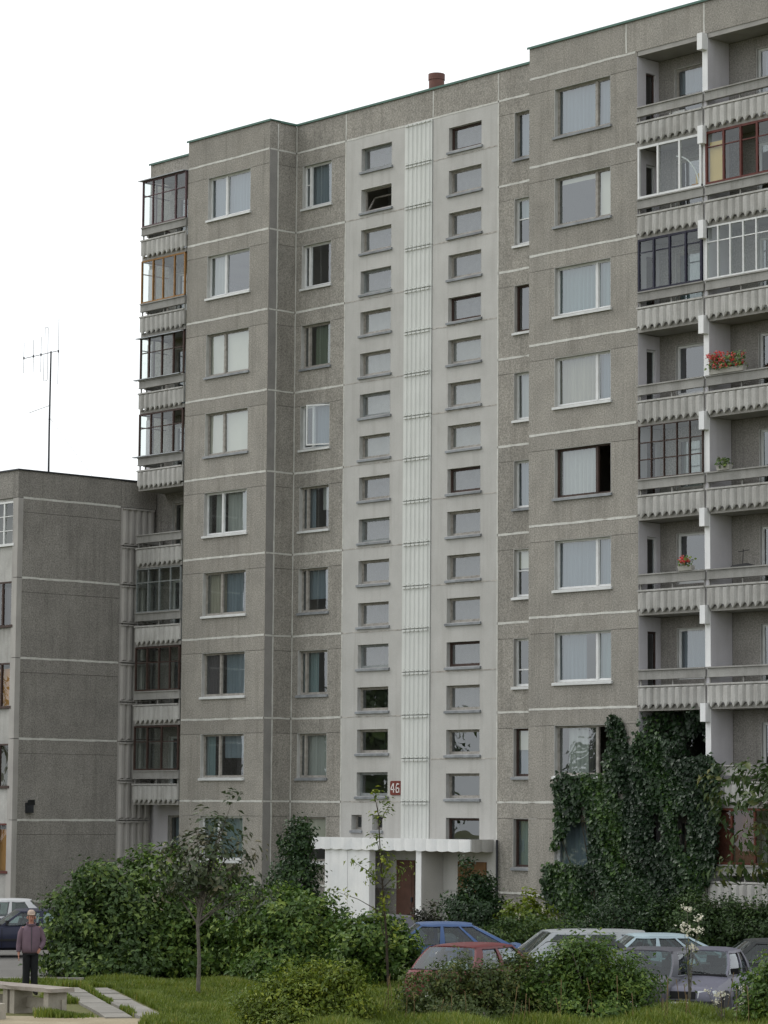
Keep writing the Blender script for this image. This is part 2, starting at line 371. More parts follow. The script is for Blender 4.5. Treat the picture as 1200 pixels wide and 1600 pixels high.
mb = MB(); mb.add([(-700, -700, -.02), (700, -700, -.02), (700, 700, -.02), (-700, 700, -.02)], [(0, 1, 2, 3)])
struct(mb.build('ground', M_GRND))
def sheet(name, pts, z, mat):
    m = MB(); m.add([(p.x, p.y, z) for p in pts], [tuple(range(len(pts)))]); o = m.build(name, mat)
    if o.data.polygons[0].normal.z < 0: o.data.flip_normals()
    return struct(o)
sp = spot
sheet('parking_asphalt', [sp(66.6, -13), sp(66.4, -6.9), sp(72.6, -7.6), sp(73, -1.0), sp(68.5, .7), sp(61, .7), sp(53.6, .7), sp(53.4, 12), sp(74, 14), sp(77.5, 2), sp(83, -8), sp(104, -16), sp(104, -22)], 0.0, M_ASPH)
sheet('sandy_path', [sp(56.2, -14), sp(55.7, -6), sp(55.3, -4.6), sp(54.2, -4.2), sp(48, -3.5), sp(40, -4), sp(40, -14)], .004, M_SAND)
# grassy bank in front of the parked cars
mb = MB(); nd, ns = 26, 60
def bank_h(d, s):
    a = min(1, max(0, (s + 2.6) / 2.2)); a = a * a * (3 - 2 * a)
    b = min(1, max(0, (53.2 - d) / 2.6)); b = b * b * (3 - 2 * b)
    return .42 * a * b + .03 * math.sin(1.7 * s) * a * b
for i in range(nd):
    for j in range(ns):
        d = 40 + 13.4 * i / (nd - 1); s = -4 + 16 * j / (ns - 1); p = sp(d, s); mb.v.append((p.x, p.y, bank_h(d, s) + (-.012 if s < -3.2 or d > 53.2 else .0)))
for i in range(nd - 1):
    for j in range(ns - 1): mb.f.append((i * ns + j, i * ns + j + 1, (i + 1) * ns + j + 1, (i + 1) * ns + j))
struct(mb.build('grass_bank', M_GRND, smooth=1.0))
# kerb between the road and the lawn: separate stones
rk = random.Random(5); kerb_root = None
for i in range(9):
    a = sp(66.45, -13 + i * .68); b = sp(66.45, -13 + i * .68 + .66); m = MB(); m.bar((a.x, a.y, .05), (b.x, b.y, .05 + rk.uniform(-.008, .008)), .14, .12)
    if kerb_root is None: kerb_root = struct(m.build('kerb', M_KERB))
    else: m.build('kerb_stone', M_KERB, kerb_root)
# paving slabs in two rows, grass growing in the joint
path = None; rk = random.Random(8)
p_a = Vector((8.9, -23.05, 0)); p_b = Vector((17.2, -27.7, 0)); pd = (p_b - p_a).normalized(); pn = Vector((-pd.y, pd.x, 0))
for r in range(2):
    for i in range(9):
        c = p_a + pd * (.5 + i * 1.01 + rk.uniform(-.004, .004) + r * .2) + pn * (-.30 + r * .64 + rk.uniform(-.012, .012))
        m = MB(); m.box(-.5, .5, -.26, .26, -.06, .03)
        o = m.build('paving_slab' if path else 'slab_path', M_SLAB, path, (c.x, c.y, rk.uniform(0, .02)), rz=math.atan2(pd.y, pd.x) + rk.uniform(-.012, .012))
        if path is None: path = struct(o)
        else:
            o.parent = None; o.parent = path; o.matrix_parent_inverse = Matrix.LocRotScale(path.location, path.rotation_euler, None).inverted()

# ================================================================== MAIN BUILDING
BLD = thing('apartment_building', 'nine storey grey concrete panel apartment block with pale stair tower and loggias', 'building')
Lz = lambda k: ZB + FH * k          # height of joint line k
HW = -.5; HB = -2.0                 # window head and sill below the joint line
g = .006
rs = random.Random(21)
def seam(p0, p1, n, w=.07, mat=None, gaps=0, parent=None, th=.007, name='joint_sealant'):
    """hand-laid sealant strip along p0-p1 on a wall with outward normal n, uneven edges, optional breaks"""
    p0 = Vector(p0); p1 = Vector(p1); n = Vector(n); d = p1 - p0; L = d.length; d.normalize(); t = n.cross(d)
    m = MB(); k = max(2, int(L / .16)); prev = None; br = set()
    for _ in range(gaps): br.add(rs.randrange(1, k - 1))
    off = 0.0
    for i in range(k + 1):
        off = off * .7 + rs.uniform(-.006, .006); hw = w / 2 * rs.uniform(.78, 1.15) * (.2 if i in br else 1); c = p0 + d * (L * i / k) + t * off
        cur = (c - t * hw, c + t * hw)
        if prev:
            a, b = prev; e, f = cur; o = n * th
            m.add([a, b, f, e, a + o, b + o, f + o, e + o], [(4, 5, 6, 7), (0, 4, 7, 3), (5, 1, 2, 6), (0, 1, 5, 4), (3, 7, 6, 2)])
        prev = cur
    return m.build(name, mat or M_SEAL, parent or BLD)

def window(x0, x1, z0, z1, y, mull=(), frame=None, sill=None, cur=None, transom=None, rev=.13, parent=None, op=None, fw=.055, glassmat=None, reveal=True, sillx=.05):
    """part 'window' (the frame) with panes, sill, reveal lining and curtain as sub-parts; op = index of a sash standing open"""
    frame = frame or M_FW; parent = parent or BLD
    m = MB(); ya, yb = y + rev, y + rev + .07
    m.box(x0, x0 + fw, ya, yb, z0, z1); m.box(x1 - fw, x1, ya, yb, z0, z1)
    m.box(x0 + fw, x1 - fw, ya, yb, z0, z0 + fw); m.box(x0 + fw, x1 - fw, ya, yb, z1 - fw, z1)
    xs = [x0 + fw]
    for q in mull: m.box(q - .05, q + .05, ya - .012, yb - .004, z0 + fw, z1 - fw); xs += [q - .05, q + .05]
    xs.append(x1 - fw); bays = [(xs[i], xs[i + 1]) for i in range(0, len(xs), 2)]
    for i, (a, b) in enumerate(bays):       # sash rebate
        if op == i: continue
        m.box(a, a + .025, ya + .02, yb - .01, z0 + fw, z1 - fw); m.box(b - .025, b, ya + .02, yb - .01, z0 + fw, z1 - fw)
        m.box(a + .025, b - .025, ya + .02, yb - .01, z0 + fw, z0 + fw + .025); m.box(a + .025, b - .025, ya + .02, yb - .01, z1 - fw - .025, z1 - fw)
        if transom and i == transom[0]:
            zt = z0 + (z1 - z0) * transom[1]; m.box(a + .025, b - .025, ya + .01, yb - .006, zt - .02, zt + .02)
    w = m.build('window', frame, parent)
    for i, (a, b) in enumerate(bays):
        if op == i: continue
        pane(w, a + .02, b - .02, z0 + fw + .02, z1 - fw - .02, ya + .04, glassmat)
    if sill is not None:
        s = MB(); e = sillx
        s.add([(x0 - e, y - .07, z0 - .1), (x1 + e, y - .07, z0 - .1), (x1 + e, y - .07, z0 - .03), (x0 - e, y - .07, z0 - .03), (x1 + e, y - .002, z0 - .012), (x0 - e, y - .002, z0 - .012), (x1 + e, y - .002, z0 - .1), (x0 - e, y - .002, z0 - .1)],
              [(0, 1, 2, 3), (3, 2, 4, 5), (0, 7, 6, 1), (1, 6, 4, 2), (0, 3, 5, 7)])
        s.add([(x0, y - .002, z0 - .012), (x1, y - .002, z0 - .012), (x1, ya, z0 + .012), (x0, ya, z0 + .012)], [(0, 1, 2, 3)])
        s.build('sill', sill, w)
    if reveal:
        s = MB(); s.box(x0 + .001, x0 + .012, y - .004, ya, z0, z1); s.box(x1 - .012, x1 - .001, y - .004, ya, z0, z1); s.box(x0 + .012, x1 - .012, y - .002, ya, z1 - .012, z1 - .001)
        s.build('reveal', M_REV, w)
    for c in (cur or ()):
        kind = c[0]; cx0 = x0 + (x1 - x0) * c[1]; cx1 = x0 + (x1 - x0) * c[2]; zc = z0 + (z1 - z0) * (c[4] if len(c) > 4 else 0)
        if kind == 'c': curtain(w, cx0, cx1, zc, z1, yb + .1, c[3], max(4, int((cx1 - cx0) * 6)))
        else:
            b = MB(); b.box(cx0, cx1, yb + .02, yb + .03, zc, z1); b.build('blind', kind, w)
    return w
def sash(w, x0, x1, z0, z1, hinge, ang, mat, fw=.05):
    """an opened casement, hinged at one side, swung out"""
    W = x1 - x0; m = MB(); m.box(0, fw, -.02, .02, 0, z1 - z0); m.box(W - fw, W, -.02, .02, 0, z1 - z0); m.box(fw, W - fw, -.02, .02, 0, fw); m.box(fw, W - fw, -.02, .02, z1 - z0 - fw, z1 - z0)
    s = m.build('open_sash', mat, w, hinge); s.rotation_euler.z = ang; return s

# ---- wing panels (left wing x -17.2..-12.65, right wing 0..4.56), front at y = 0
def wing_meshes(x0, x1, hx0, hx1):
    a = MB(); a.plate(x0, x1, -FH + g, HW - g, [(hx0, hx1, HB, HW + 1)], 0, .37)
    b = MB(); b.plate(x0, x1, HW + g, -g, [], 0, .37)
    return a.mesh('wall_panel', M_AGG), b.mesh('lintel_panel', M_AGG)
wl = wing_meshes(-17.2, -12.65, -16.05, -13.68); wr = wing_meshes(0, 4.56, 1.1, 3.47)
def bay_meshes(x0, x1, hx0, hx1):
    a = MB(); a.plate(x0, x1, -FH + g, HW - g, [(hx0, hx1, HB, HW + 1)], REC, REC + .32)
    b = MB(); b.plate(x0, x1, HW + g, -g, [], REC, REC + .32)
    return a.mesh('wall_panel', M_AGG), b.mesh('lintel_panel', M_AGG)
bl = bay_meshes(-12.65, -10.03 - g, -12.3, -10.76); br = bay_meshes(-2.6 + g, 0, -1.87, -.33)
m = MB(); m.box(-12.95, -12.65, .37 + g, REC - .002, -FH + g, HW - g); ret_a = m.mesh('return_panel', M_AGG)
m = MB(); m.box(-12.95, -12.65, .37 + g, REC - .002, HW + g, -g); ret_b = m.mesh('return_panel', M_AGG)
m = MB(); m.box(0, .3, .37 + g, REC - .002, -FH + g, -g); ret_c = m.mesh('return_panel', M_AGG)
M_STRIP = surf('smooth_grey_corner', srgb((142, 140, 137)), srgb((130, 128, 126)), 1.5, .9, .1, 20, rand=.03)
m = MB(); m.box(-12.651, -12.646, .004, .34, -FH + .01, -.01); strip_me = m.mesh('corner_strip', M_STRIP)
for k in range(1, 10):
    z = (0, 0, Lz(k)); put('corner_strip', strip_me, BLD, z)
    for a, b in (wl, wr, bl, br): put('wall_panel', a, BLD, z); put('lintel_panel', b, BLD, z)
    put('return_panel', ret_a, BLD, z); put('return_panel', ret_b, BLD, z); put('return_panel', ret_c, BLD, z)
# plinth and parapets
for x0, x1, y, t in ((-17.2, -12.65, .03, .34), (0, 4.56, .03, .34), (-12.62, -10.03, REC + .03, .29), (-2.6, 0, REC + .03, .29), (-10.03, -2.6, REC + .03, .29)):
    m = MB(); m.box(x0, x1, y, y + t, -.1, ZB - .01); m.build('plinth_panel', M_AGG2, BLD)
m = MB(); m.box(-12.95, -12.62, .37, REC, -.1, ZB - .01); m.build('plinth_panel', M_AGG2, BLD)
PT = Lz(9) + 1.0
def parapet(x0, x1, y, t=.3): m = MB(); m.box(x0 + .004, x1 - .004, y, y + t, Lz(9) + g, PT); return m.build('parapet_panel', M_AGG, BLD)
parapet(-17.2, -12.65, 0, .37); parapet(0, 4.13, 0, .37); parapet(4.13, 7.24, 0); parapet(7.24, 10.4, 0); parapet(10.4, 14, 0)
parapet(-12.65, -10.03, REC); parapet(-10.03, -5.68, REC); parapet(-5.68, -2.6, REC); parapet(-2.6, 0, REC)
parapet(-21.0, -17.2, REC)
m = MB(); m.box(-12.95, -12.65, .38, REC - .004, Lz(9) + g, PT); m.build('parapet_panel', M_AGG, BLD)
m = MB(); m.box(0, .3, .38, REC - .004, Lz(9) + g, PT); m.build('parapet_panel', M_AGG, BLD)
# green metal coping along the whole roof edge
def coping(x0, x1, y0, y1): m = MB(); m.box(x0, x1, y0, y1, PT, PT + .035); m.box(x0, x1, y0, y0 + .012, PT - .035, PT) if x1 - x0 > y1 - y0 else m.box(x1 - .012, x1, y0, y1, PT - .035, PT); m.build('coping', M_COP, BLD)
coping(-17.26, -12.59, -.05, .42); coping(-.06, 14.06, -.05, .42); coping(-12.59, -.06, REC - .05, REC + .36); coping(-21.06, -17.26, REC - .05, REC + .36); coping(-12.98, -12.59, .42, REC - .05)
# shell, slabs, rooms
m = MB(); m.box(-21, 14, REC + .33, 12, Lz(9) + .02, Lz(9) + .3); m.box(-17.2, -12.66, .372, REC + .33, Lz(9) + .02, Lz(9) + .3); m.box(.01, 14, .372, REC + .33, Lz(9) + .02, Lz(9) + .3); m.build('roof', M_ROOF, BLD)
m = MB(); m.box(-21, -20.75, REC + .31, 12, 0, PT); m.build('end_wall', M_AGG2, BLD)
m = MB(); m.box(-20.74, 13.74, 11.7, 12, 0, PT); m.build('rear_wall', M_AGG2, BLD)
m = MB(); m.box(13.75, 14, .96, 12, 0, PT); m.build('end_wall', M_AGG2, BLD)
m = MB(); m.box(9.95, 14, 0, .3, 0, Lz(9)); m.build('side_wall', M_AGG, BLD)
for k in range(0, 10):
    m = MB(); m.box(-20.7, 13.7, REC + .33, 6.2, Lz(k) - .18, Lz(k) + .01); m.box(-17.19, -12.97, .38, REC + .33, Lz(k) - .18, Lz(k) + .01); m.box(.31, 4.4, .38, REC + .33, Lz(k) - .18, Lz(k) + .01); m.build('floor_slab', M_INT, BLD)
for x in (-12.81, -10.1, -2.67, .14, 4.47, 7.25): m = MB(); m.box(x - .06, x + .06, REC + .34, 6, ZB, Lz(9)); m.build('partition', M_INT, BLD)
m = MB(); m.box(-20.7, 13.7, 6, 6.1, 0, Lz(9)); m.build('partition', M_INT, BLD)
m = MB(); m.box(-10.0, -2.7, REC + 1.9, REC + 2.0, 0, Lz(9)); m.build('stairwell_wall', M_INTS, BLD)
# ---- joint sealant
for k in range(0, 10):
    z = Lz(k)
    seam((-17.18, 0, z), (-12.68, 0, z), (0, -1, 0), gaps=rs.choice((0, 0, 1))); seam((0.02, 0, z), (4.5, 0, z), (0, -1, 0), gaps=rs.choice((0, 0, 1)))
    if k:
        seam((-12.65, 0.02, z), (-12.65, REC - .03, z), (1, 0, 0), w=.055, gaps=0)
    seam((-12.6, REC, z), (-10.06, REC, z), (0, -1, 0)); seam((-2.57, REC, z), (-.02, REC, z), (0, -1, 0), gaps=rs.choice((0, 1)))
for a in range(9):
    z0, z1 = Lz(a), Lz(a + 1)
    for x, yy, nn in ((-12.65, .37, (1, 0, 0)), (-12.62, REC, (0, -1, 0)), (-10.03, REC, (0, -1, 0)), (-2.6, REC, (0, -1, 0))):
        seam((x, yy, z0 + .04), (x, yy, z1 - .04), nn, w=.055)
for x, yy, nn in ((-12.65, .37, (1, 0, 0)), (-12.62, REC, (0, -1, 0)), (-10.03, REC, (0, -1, 0)), (-5.68, REC, (0, -1, 0)), (-2.6, REC, (0, -1, 0)), (4.13, 0, (0, -1, 0)), (7.24, 0, (0, -1, 0))):
    seam((x, yy, Lz(9) + .04), (x, yy, PT - .07), nn, w=.05)
seam((-10.0, REC, Lz(9)), (-2.63, REC, Lz(9)), (0, -1, 0), w=.06)
# ---- stair tower panels
sl = MB(); sl.plate(-10.03 + g, -7.04 - g, -FH + g, -g, [(-9.24, -7.69, -1.2, -.41), (-9.24, -7.69, -2.61, -1.82)], REC, REC + .3); sl = sl.mesh('stair_panel', M_STAIR)
srm = MB(); srm.plate(-5.68 + g, -2.6 - g, -FH + g, -g, [(-4.93, -3.37, -1.25, -.45), (-4.93, -3.37, -2.66, -1.86)], REC, REC + .3); srm = srm.mesh('stair_panel', M_STAIR)
for k in range(2, 10): put('stair_panel', sl, BLD, (0, 0, Lz(k)))
m = MB(); m.plate(-10.03 + g, -7.04 - g, -FH, -g, [(-9.49, -8.95, -.92, -.42), (-8.46, -7.93, -.92, -.42)], REC, REC + .3); m.build('stair_panel', M_STAIR, BLD, (0, 0, Lz(1)))
m = MB(); m.plate(-5.68 + g, -2.6 - g, -1.43 + g, -g, [(-4.93, -3.37, -1.24, -.45)], REC, REC + .3); m.build('stair_panel', M_STAIR, BLD, (0, 0, Lz(9)))
RZ = lambda k: Lz(k) - 1.43
for k in range(2, 10): put('stair_panel', srm, BLD, (0, 0, RZ(k)))
m = MB(); m.plate(-5.68 + g, -2.6 - g, -1.37, -g, [], REC, REC + .3); m.build('stair_panel', M_STAIR, BLD, (0, 0, RZ(1) + FH * 0))
m = MB(); m.plate(-5.68 + g, -2.6 - g, 0, ZB - .01, [], REC, REC + .3); m.build('stair_panel', M_STAIR, BLD)
for k in range(1, 9): seam((-10.0, REC, Lz(k)), (-7.08, REC, Lz(k)), (0, -1, 0), w=.04, mat=M_SEALD, gaps=4)
for k in range(2, 10): seam((-5.64, REC, RZ(k)), (-2.63, REC, RZ(k)), (0, -1, 0), w=.045, mat=M_SEALD, gaps=3)
# ribbed white column, one panel every half storey
def rib_panel(w, h, n, proud, mat, rw=.5):
    m = MB(); m.box(0, w, 0, .2, .008, h - .008); p = w / (n + .35)
    for i in range(n):
        c = p * (i + .67); b = p * rw / 2 * 1.25; t = p * rw / 2 * .6; z0, z1 = .05, h - .05
        V = [(c - b, 0, z0), (c + b, 0, z0), (c + b, 0, z1), (c - b, 0, z1), (c - t, -proud, z0 + .05), (c + t, -proud, z0 + .05), (c + t, -proud, z1 - .02), (c - t, -proud, z1 - .02)]
        m.add(V, [(4, 5, 6, 7), (0, 4, 7, 3), (5, 1, 2, 6), (0, 1, 5, 4), (7, 6, 2, 3)])
        # small bead ends
        m.box(c - b * 1.15, c + b * 1.15, -proud - .035, .01, h - .085, h - .03); m.box(c - b * 1.15, c + b * 1.15, -proud - .02, .01, .02, .06)
    return m.mesh('ribbed_panel', mat)
rp = rib_panel(1.33, 1.4, 6, .028, M_RIB)
for i in range(17): put('ribbed_panel', rp, BLD, (-7.025, REC - .03, Lz(9) - 1.4 * (i + 1)))
m = MB(); m.box(-7.04, -5.68, REC, REC + .3, 0, Lz(9) - 1.4 * 17 - .002); m.build('lobby_panel', M_STAIR, BLD)
# stair windows
for k in range(2, 10):
    for j in range(2):
        zt = Lz(k) - .41 - 1.41 * j
        i = (9 - k) * 2 + j
        cu = {4: [(M_BLINDG, 0, 1, 0)], 5: [(M_BLINDG, 0, 1, 0)], 6: [(M_BLINDG, 0, 1, 0)], 7: [(M_BLINDG, 0, 1, 0)], 3: [('c', .7, 1, 4)], 2: None}.get(i)
        if i == 1:
            w = window(-9.24, -7.69, zt - .79, zt, REC, (), M_FO, M_SILLG, rev=.2, op=0)
            s = MB(); s.box(0, 1.4, -.02, .02, 0, .04); s.box(0, 1.4, -.02, .02, .6, .64); s.box(0, .05, -.02, .02, .04, .6); s.box(1.35, 1.4, -.02, .02, .04, .6)
            so = s.build('open_sash', M_FO, w, (-9.16, REC + .22, zt - .74)); so.rotation_euler = (R(-32), 0, 0)
        else: window(-9.24, -7.69, zt - .79, zt, REC, (), M_FO if i % 3 else M_FG, M_SILLG, cu, rev=.15, fw=.07, glassmat=M_GLS if i < 13 else M_GL)
for i in range(17):
    if i == 0: zt = Lz(9) - .45
    else: zt = RZ(9) - .45 - 1.41 * (i - 1) + (.0 if i % 2 else .01)
    if i == 17: window(-4.84, -3.37, RZ(1) - 1.05, RZ(1) - .44, REC, (), M_FG, M_FW, rev=.2)
    else:
        kk, jj = divmod(i - 1, 2)
        zt = Lz(9) - .45 if i == 0 else RZ(9 - kk) - (.45 if jj == 0 else 1.86)
        window(-4.93, -3.37, zt - .8, zt, REC, (), M_FO if i % 4 else M_FB, M_SILLG, [(M_BLINDG, 0, 1, 0)] if i in (5, 6, 7) else None, rev=.15, fw=.07, glassmat=M_GLS if i < 14 else M_GL)
for a, b in ((-9.49, -8.95), (-8.46, -7.93)): window(a, b, Lz(1) - .92, Lz(1) - .42, REC, (), M_FO, M_SILLG, rev=.2, sillx=.02)
# ---- flat windows, by floor 9..1
AL = {9: dict(frame=M_FW, sill=M_SILLW, cur=[('c', 0, 1, 1)]), 8: dict(frame=M_FW, sill=M_SILLW, cur=[('c', 0, .32, 0), ('c', .9, 1, 1)]), 7: dict(frame=M_FO, sill=M_SILLG, cur=[(M_BLIND, 0, 1, 0)]),
      6: dict(frame=M_FO, sill=M_SILLG, cur=[(M_BLIND, 0, 1, 0)]), 5: dict(frame=M_FW, sill=M_SILLW, cur=[('c', .15, .34, 0), ('c', .42, 1, 0)]), 4: dict(frame=M_FO, sill=M_SILLW, cur=[('c', .0, .4, 2), ('c', .42, .8, 1)]),
      3: dict(frame=M_FO, sill=M_SILLW, cur=[('c', 0, .3, 4), ('c', .42, 1, 1)]), 2: dict(frame=M_FO, sill=M_SILLW, cur=[('c', .4, 1, 1, .45), ('c', 0, .2, 5)]), 1: dict(frame=M_FW, sill=M_SILLW, cur=[('c', 0, 1, 5)])}
for k, d in AL.items(): window(-16.05, -13.68, Lz(k) + HB, Lz(k) + HW, 0, (-15.14,), **d)
AR = {9: dict(frame=M_FO, sill=M_SILLG, cur=[('c', 0, 1, 1)]), 8: dict(frame=M_FO, sill=M_SILLG, cur=[(M_BLIND, .06, .66, 0, .86), (M_BLIND, .74, 1, 0)]), 7: dict(frame=M_FW, sill=M_SILLW, cur=[('c', 0, 1, 5)]),
      6: dict(frame=M_FW, sill=M_SILLW, cur=[('c', 0, .66, 2), ('c', .72, 1, 1)]), 5: dict(frame=M_FB, sill=M_SILLG, cur=[('c', .05, .66, 0)], op=1), 4: dict(frame=M_FW, sill=M_SILLW, cur=[('c', 0, 1, 1)]),
      3: dict(frame=M_FW, sill=M_SILLW, cur=[('c', 0, .45, 1), ('c', .7, 1, 5)]), 2: dict(frame=M_FO, sill=M_SILLW, cur=[('c', .15, .5, 0), ('c', .5, .62, 4)], op=1), 1: dict(frame=M_FW, sill=M_SILLW, cur=[('c', 0, 1, 1)])}
for k, d in AR.items(): window(1.1, 3.47, Lz(k) + HB, Lz(k) + HW, 0, (2.78,), **d)
BLW = {9: dict(frame=M_FW, sill=M_SILLW, cur=[('c', 0, 1, 1, 0)], transom=(0, .55)), 8: dict(frame=M_FW, sill=M_SILLW, cur=[('c', .85, 1, 4)]), 7: dict(frame=M_FO, sill=M_SILLG, cur=[('c', .3, .8, 3)]),
       6: dict(frame=M_FW, sill=M_SILLW, cur=[('c', .2, 1, 1)], op=1), 5: dict(frame=M_FO, sill=M_SILLW, cur=[('c', 0, .35, 1), ('c', .6, 1, 0, .45)]), 4: dict(frame=M_FO, sill=M_SILLG, cur=[('c', .1, .9, 1, .3)]),
       3: dict(frame=M_FO, sill=M_SILLG, cur=[('c', 0, .5, 5), ('c', .8, 1, 0)]), 2: dict(frame=M_FO, sill=M_SILLG, cur=[('c', 0, 1, 0, 0)]), 1: dict(frame=M_FO, sill=M_SILLW, cur=[(M_BLIND, 0, 1, 0, .55)])}
for k, d in BLW.items():
    w = window(-12.3, -10.76, Lz(k) + HB, Lz(k) + HW, REC, (-12.0,) if k != 6 else (-11.75,), **d)
    if k == 6:
        s = sash(w, 0, .95, Lz(k) + HB + .06, Lz(k) + HW - .04, (-10.8, REC + .12, Lz(k) + HB + .06), R(180 + 24), M_FW); pane(s, .05, .9, .05, 1.35, 0, tilt=0)
BRW = {9: dict(frame=M_FO, sill=M_SILLG, cur=[('c', 0, 1, 1)]), 8: dict(frame=M_FW, sill=M_SILLW, cur=[('c', 0, 1, 5, .55)], transom=(0, .55)), 7: dict(frame=M_FB, sill=M_SILLW, cur=None), 6: dict(frame=M_FW, sill=M_SILLW, cur=[('c', 0, 1, 0)]),
       5: dict(frame=M_FW, sill=M_SILLG, cur=[('c', 0, 1, 1)]), 4: dict(frame=M_FW, sill=M_SILLW, cur=[(M_BLIND, 0, 1, 0, .6)], transom=(0, .55)), 3: dict(frame=M_FW, sill=M_SILLW, cur=None, transom=(0, .35)), 2: dict(frame=M_FB, sill=M_SILLG, cur=[(M_BLIND, 0, 1, 0, .55), ('c', 0, 1, 1, 0)]), 1: dict(frame=M_FB, sill=M_SILLG, cur=[('c', 0, 1, 5)])}
for k, d in BRW.items(): window(-1.87, -.33, Lz(k) + HB, Lz(k) + HW, REC, (), **d)

# ---- balconies and loggias
def parapet_mesh(W, n=9):
    """corrugated concrete panel: pointed ribs hanging over the slab edge"""
    m = MB(); m.box(0, W, 0, .07, .04, .6); m.box(0, W, -.05, 0, .55, .6); p = (W - .08) / n
    for i in range(n):
        c = .04 + p * (i + .5); b = p * .47; t = p * .2; zt = .53; zb = .07; pr = -.06
        V = [(c - b, 0, zt), (c + b, 0, zt), (c + t, pr, zt - .03), (c - t, pr, zt - .03), (c - b, 0, zb), (c + b, 0, zb), (c - t, pr, zb - .02), (c + t, pr, zb - .02), (c, pr * .8, -.09), (c, .03, -.09)]
        m.add(V, [(3, 2, 7, 8, 6), (0, 3, 6, 4), (2, 1, 5, 7), (0, 1, 2, 3), (4, 6, 8), (7, 5, 8), (5, 9, 8), (9, 4, 8)])
    return m.mesh('parapet_panel', M_CONC)
def rail_mesh(W):
    m = MB(); m.box(0, W, -.05, .06, .77, 1.03); m.box(-.0, W, -.09, .08, 1.03, 1.07); m.box(0, W, -.07, -.05, .77, .8)
    for x in (.05, W / 2, W - .05): m.box(x - .02, x + .02, .0, .04, .6, .77)
    return m.mesh('railing', M_RAIL)
PM = parapet_mesh(2.6); RM = rail_mesh(2.6); PMs = parapet_mesh(.86, 3); RMs = rail_mesh(.86)
def glazing(b, x0, x1, y, z0, z1, mat, bars, trans=(), fw=.05, skip=(), blinds=None, gm=None):
    """balcony glazing: frame with upright bars and transoms, one pane per bay"""
    m = MB(); m.box(x0, x1, y - .03, y + .03, z0, z0 + fw); m.box(x0, x1, y - .03, y + .03, z1 - fw, z1)
    xs = [x0 + fw / 2] + [x0 + (x1 - x0) * q for q in bars] + [x1 - fw / 2]
    for x in xs: m.box(x - fw / 2, x + fw / 2, y - .035, y + .035, z0 + .001, z1 - .001)
    zs = [z0 + fw] + [z0 + (z1 - z0) * q for q in trans] + [z1 - fw]
    for q in zs[1:-1]: m.box(x0 + .002, x1 - .002, y - .022, y + .022, q - .016, q + .016)
    f = m.build('glazing_frame', mat, b)
    for i in range(len(xs) - 1):
        for j in range(len(zs) - 1):
            if i in skip or (i, j) in skip: continue
            o = pane(b, xs[i] + fw / 2, xs[i + 1] - fw / 2, zs[j], zs[j + 1], y, gm or M_GLC, tilt=.006)
    for (i, c, zf) in (blinds or ()):
        q = MB(); q.box(xs[i] + fw, xs[i + 1] - fw, y + .06, y + .07, z0 + fw, z0 + (z1 - z0) * zf); q.build('blind', c, b)
    return f
def glazing_side(b, x, y0, y1, z0, z1, mat, bars=(.5,), trans=(.7,), fw=.05):
    m = MB(); m.box(x - .03, x + .03, y0 + .04, y1, z0, z0 + fw); m.box(x - .03, x + .03, y0 + .04, y1, z1 - fw, z1)
    for q in bars: yy = y0 + (y1 - y0) * q; m.box(x - .03, x + .03, yy - fw / 2, yy + fw / 2, z0 + fw, z1 - fw)
    for q in trans: zz = z0 + (z1 - z0) * q; m.box(x - .02, x + .02, y0 + .04, y1, zz - .016, zz + .016)
    m.build('glazing_frame', mat, b)
    o = put('pane', PANE.setdefault(M_GLC.name, unit_pane(M_GLC)), b, (x, y0 + .04, z0), R(90), (y1 - y0 - .04, 1, z1 - z0)); return o
def balcony(k, x0, depth, rib=None, slab_x=(0, 2.6), rail=True):
    fl = Lz(k - 1); m = MB(); m.box(x0 + slab_x[0], x0 + slab_x[1], .0, depth, fl - .14, fl + .0)
    b = m.build('balcony', M_SOFF, BLD)
    put('parapet_panel', PM, b, (x0 + .01, -.07, fl)); 
    if rail: put('railing', RM, b, (x0 + .01, -.01, fl))
    return b, fl
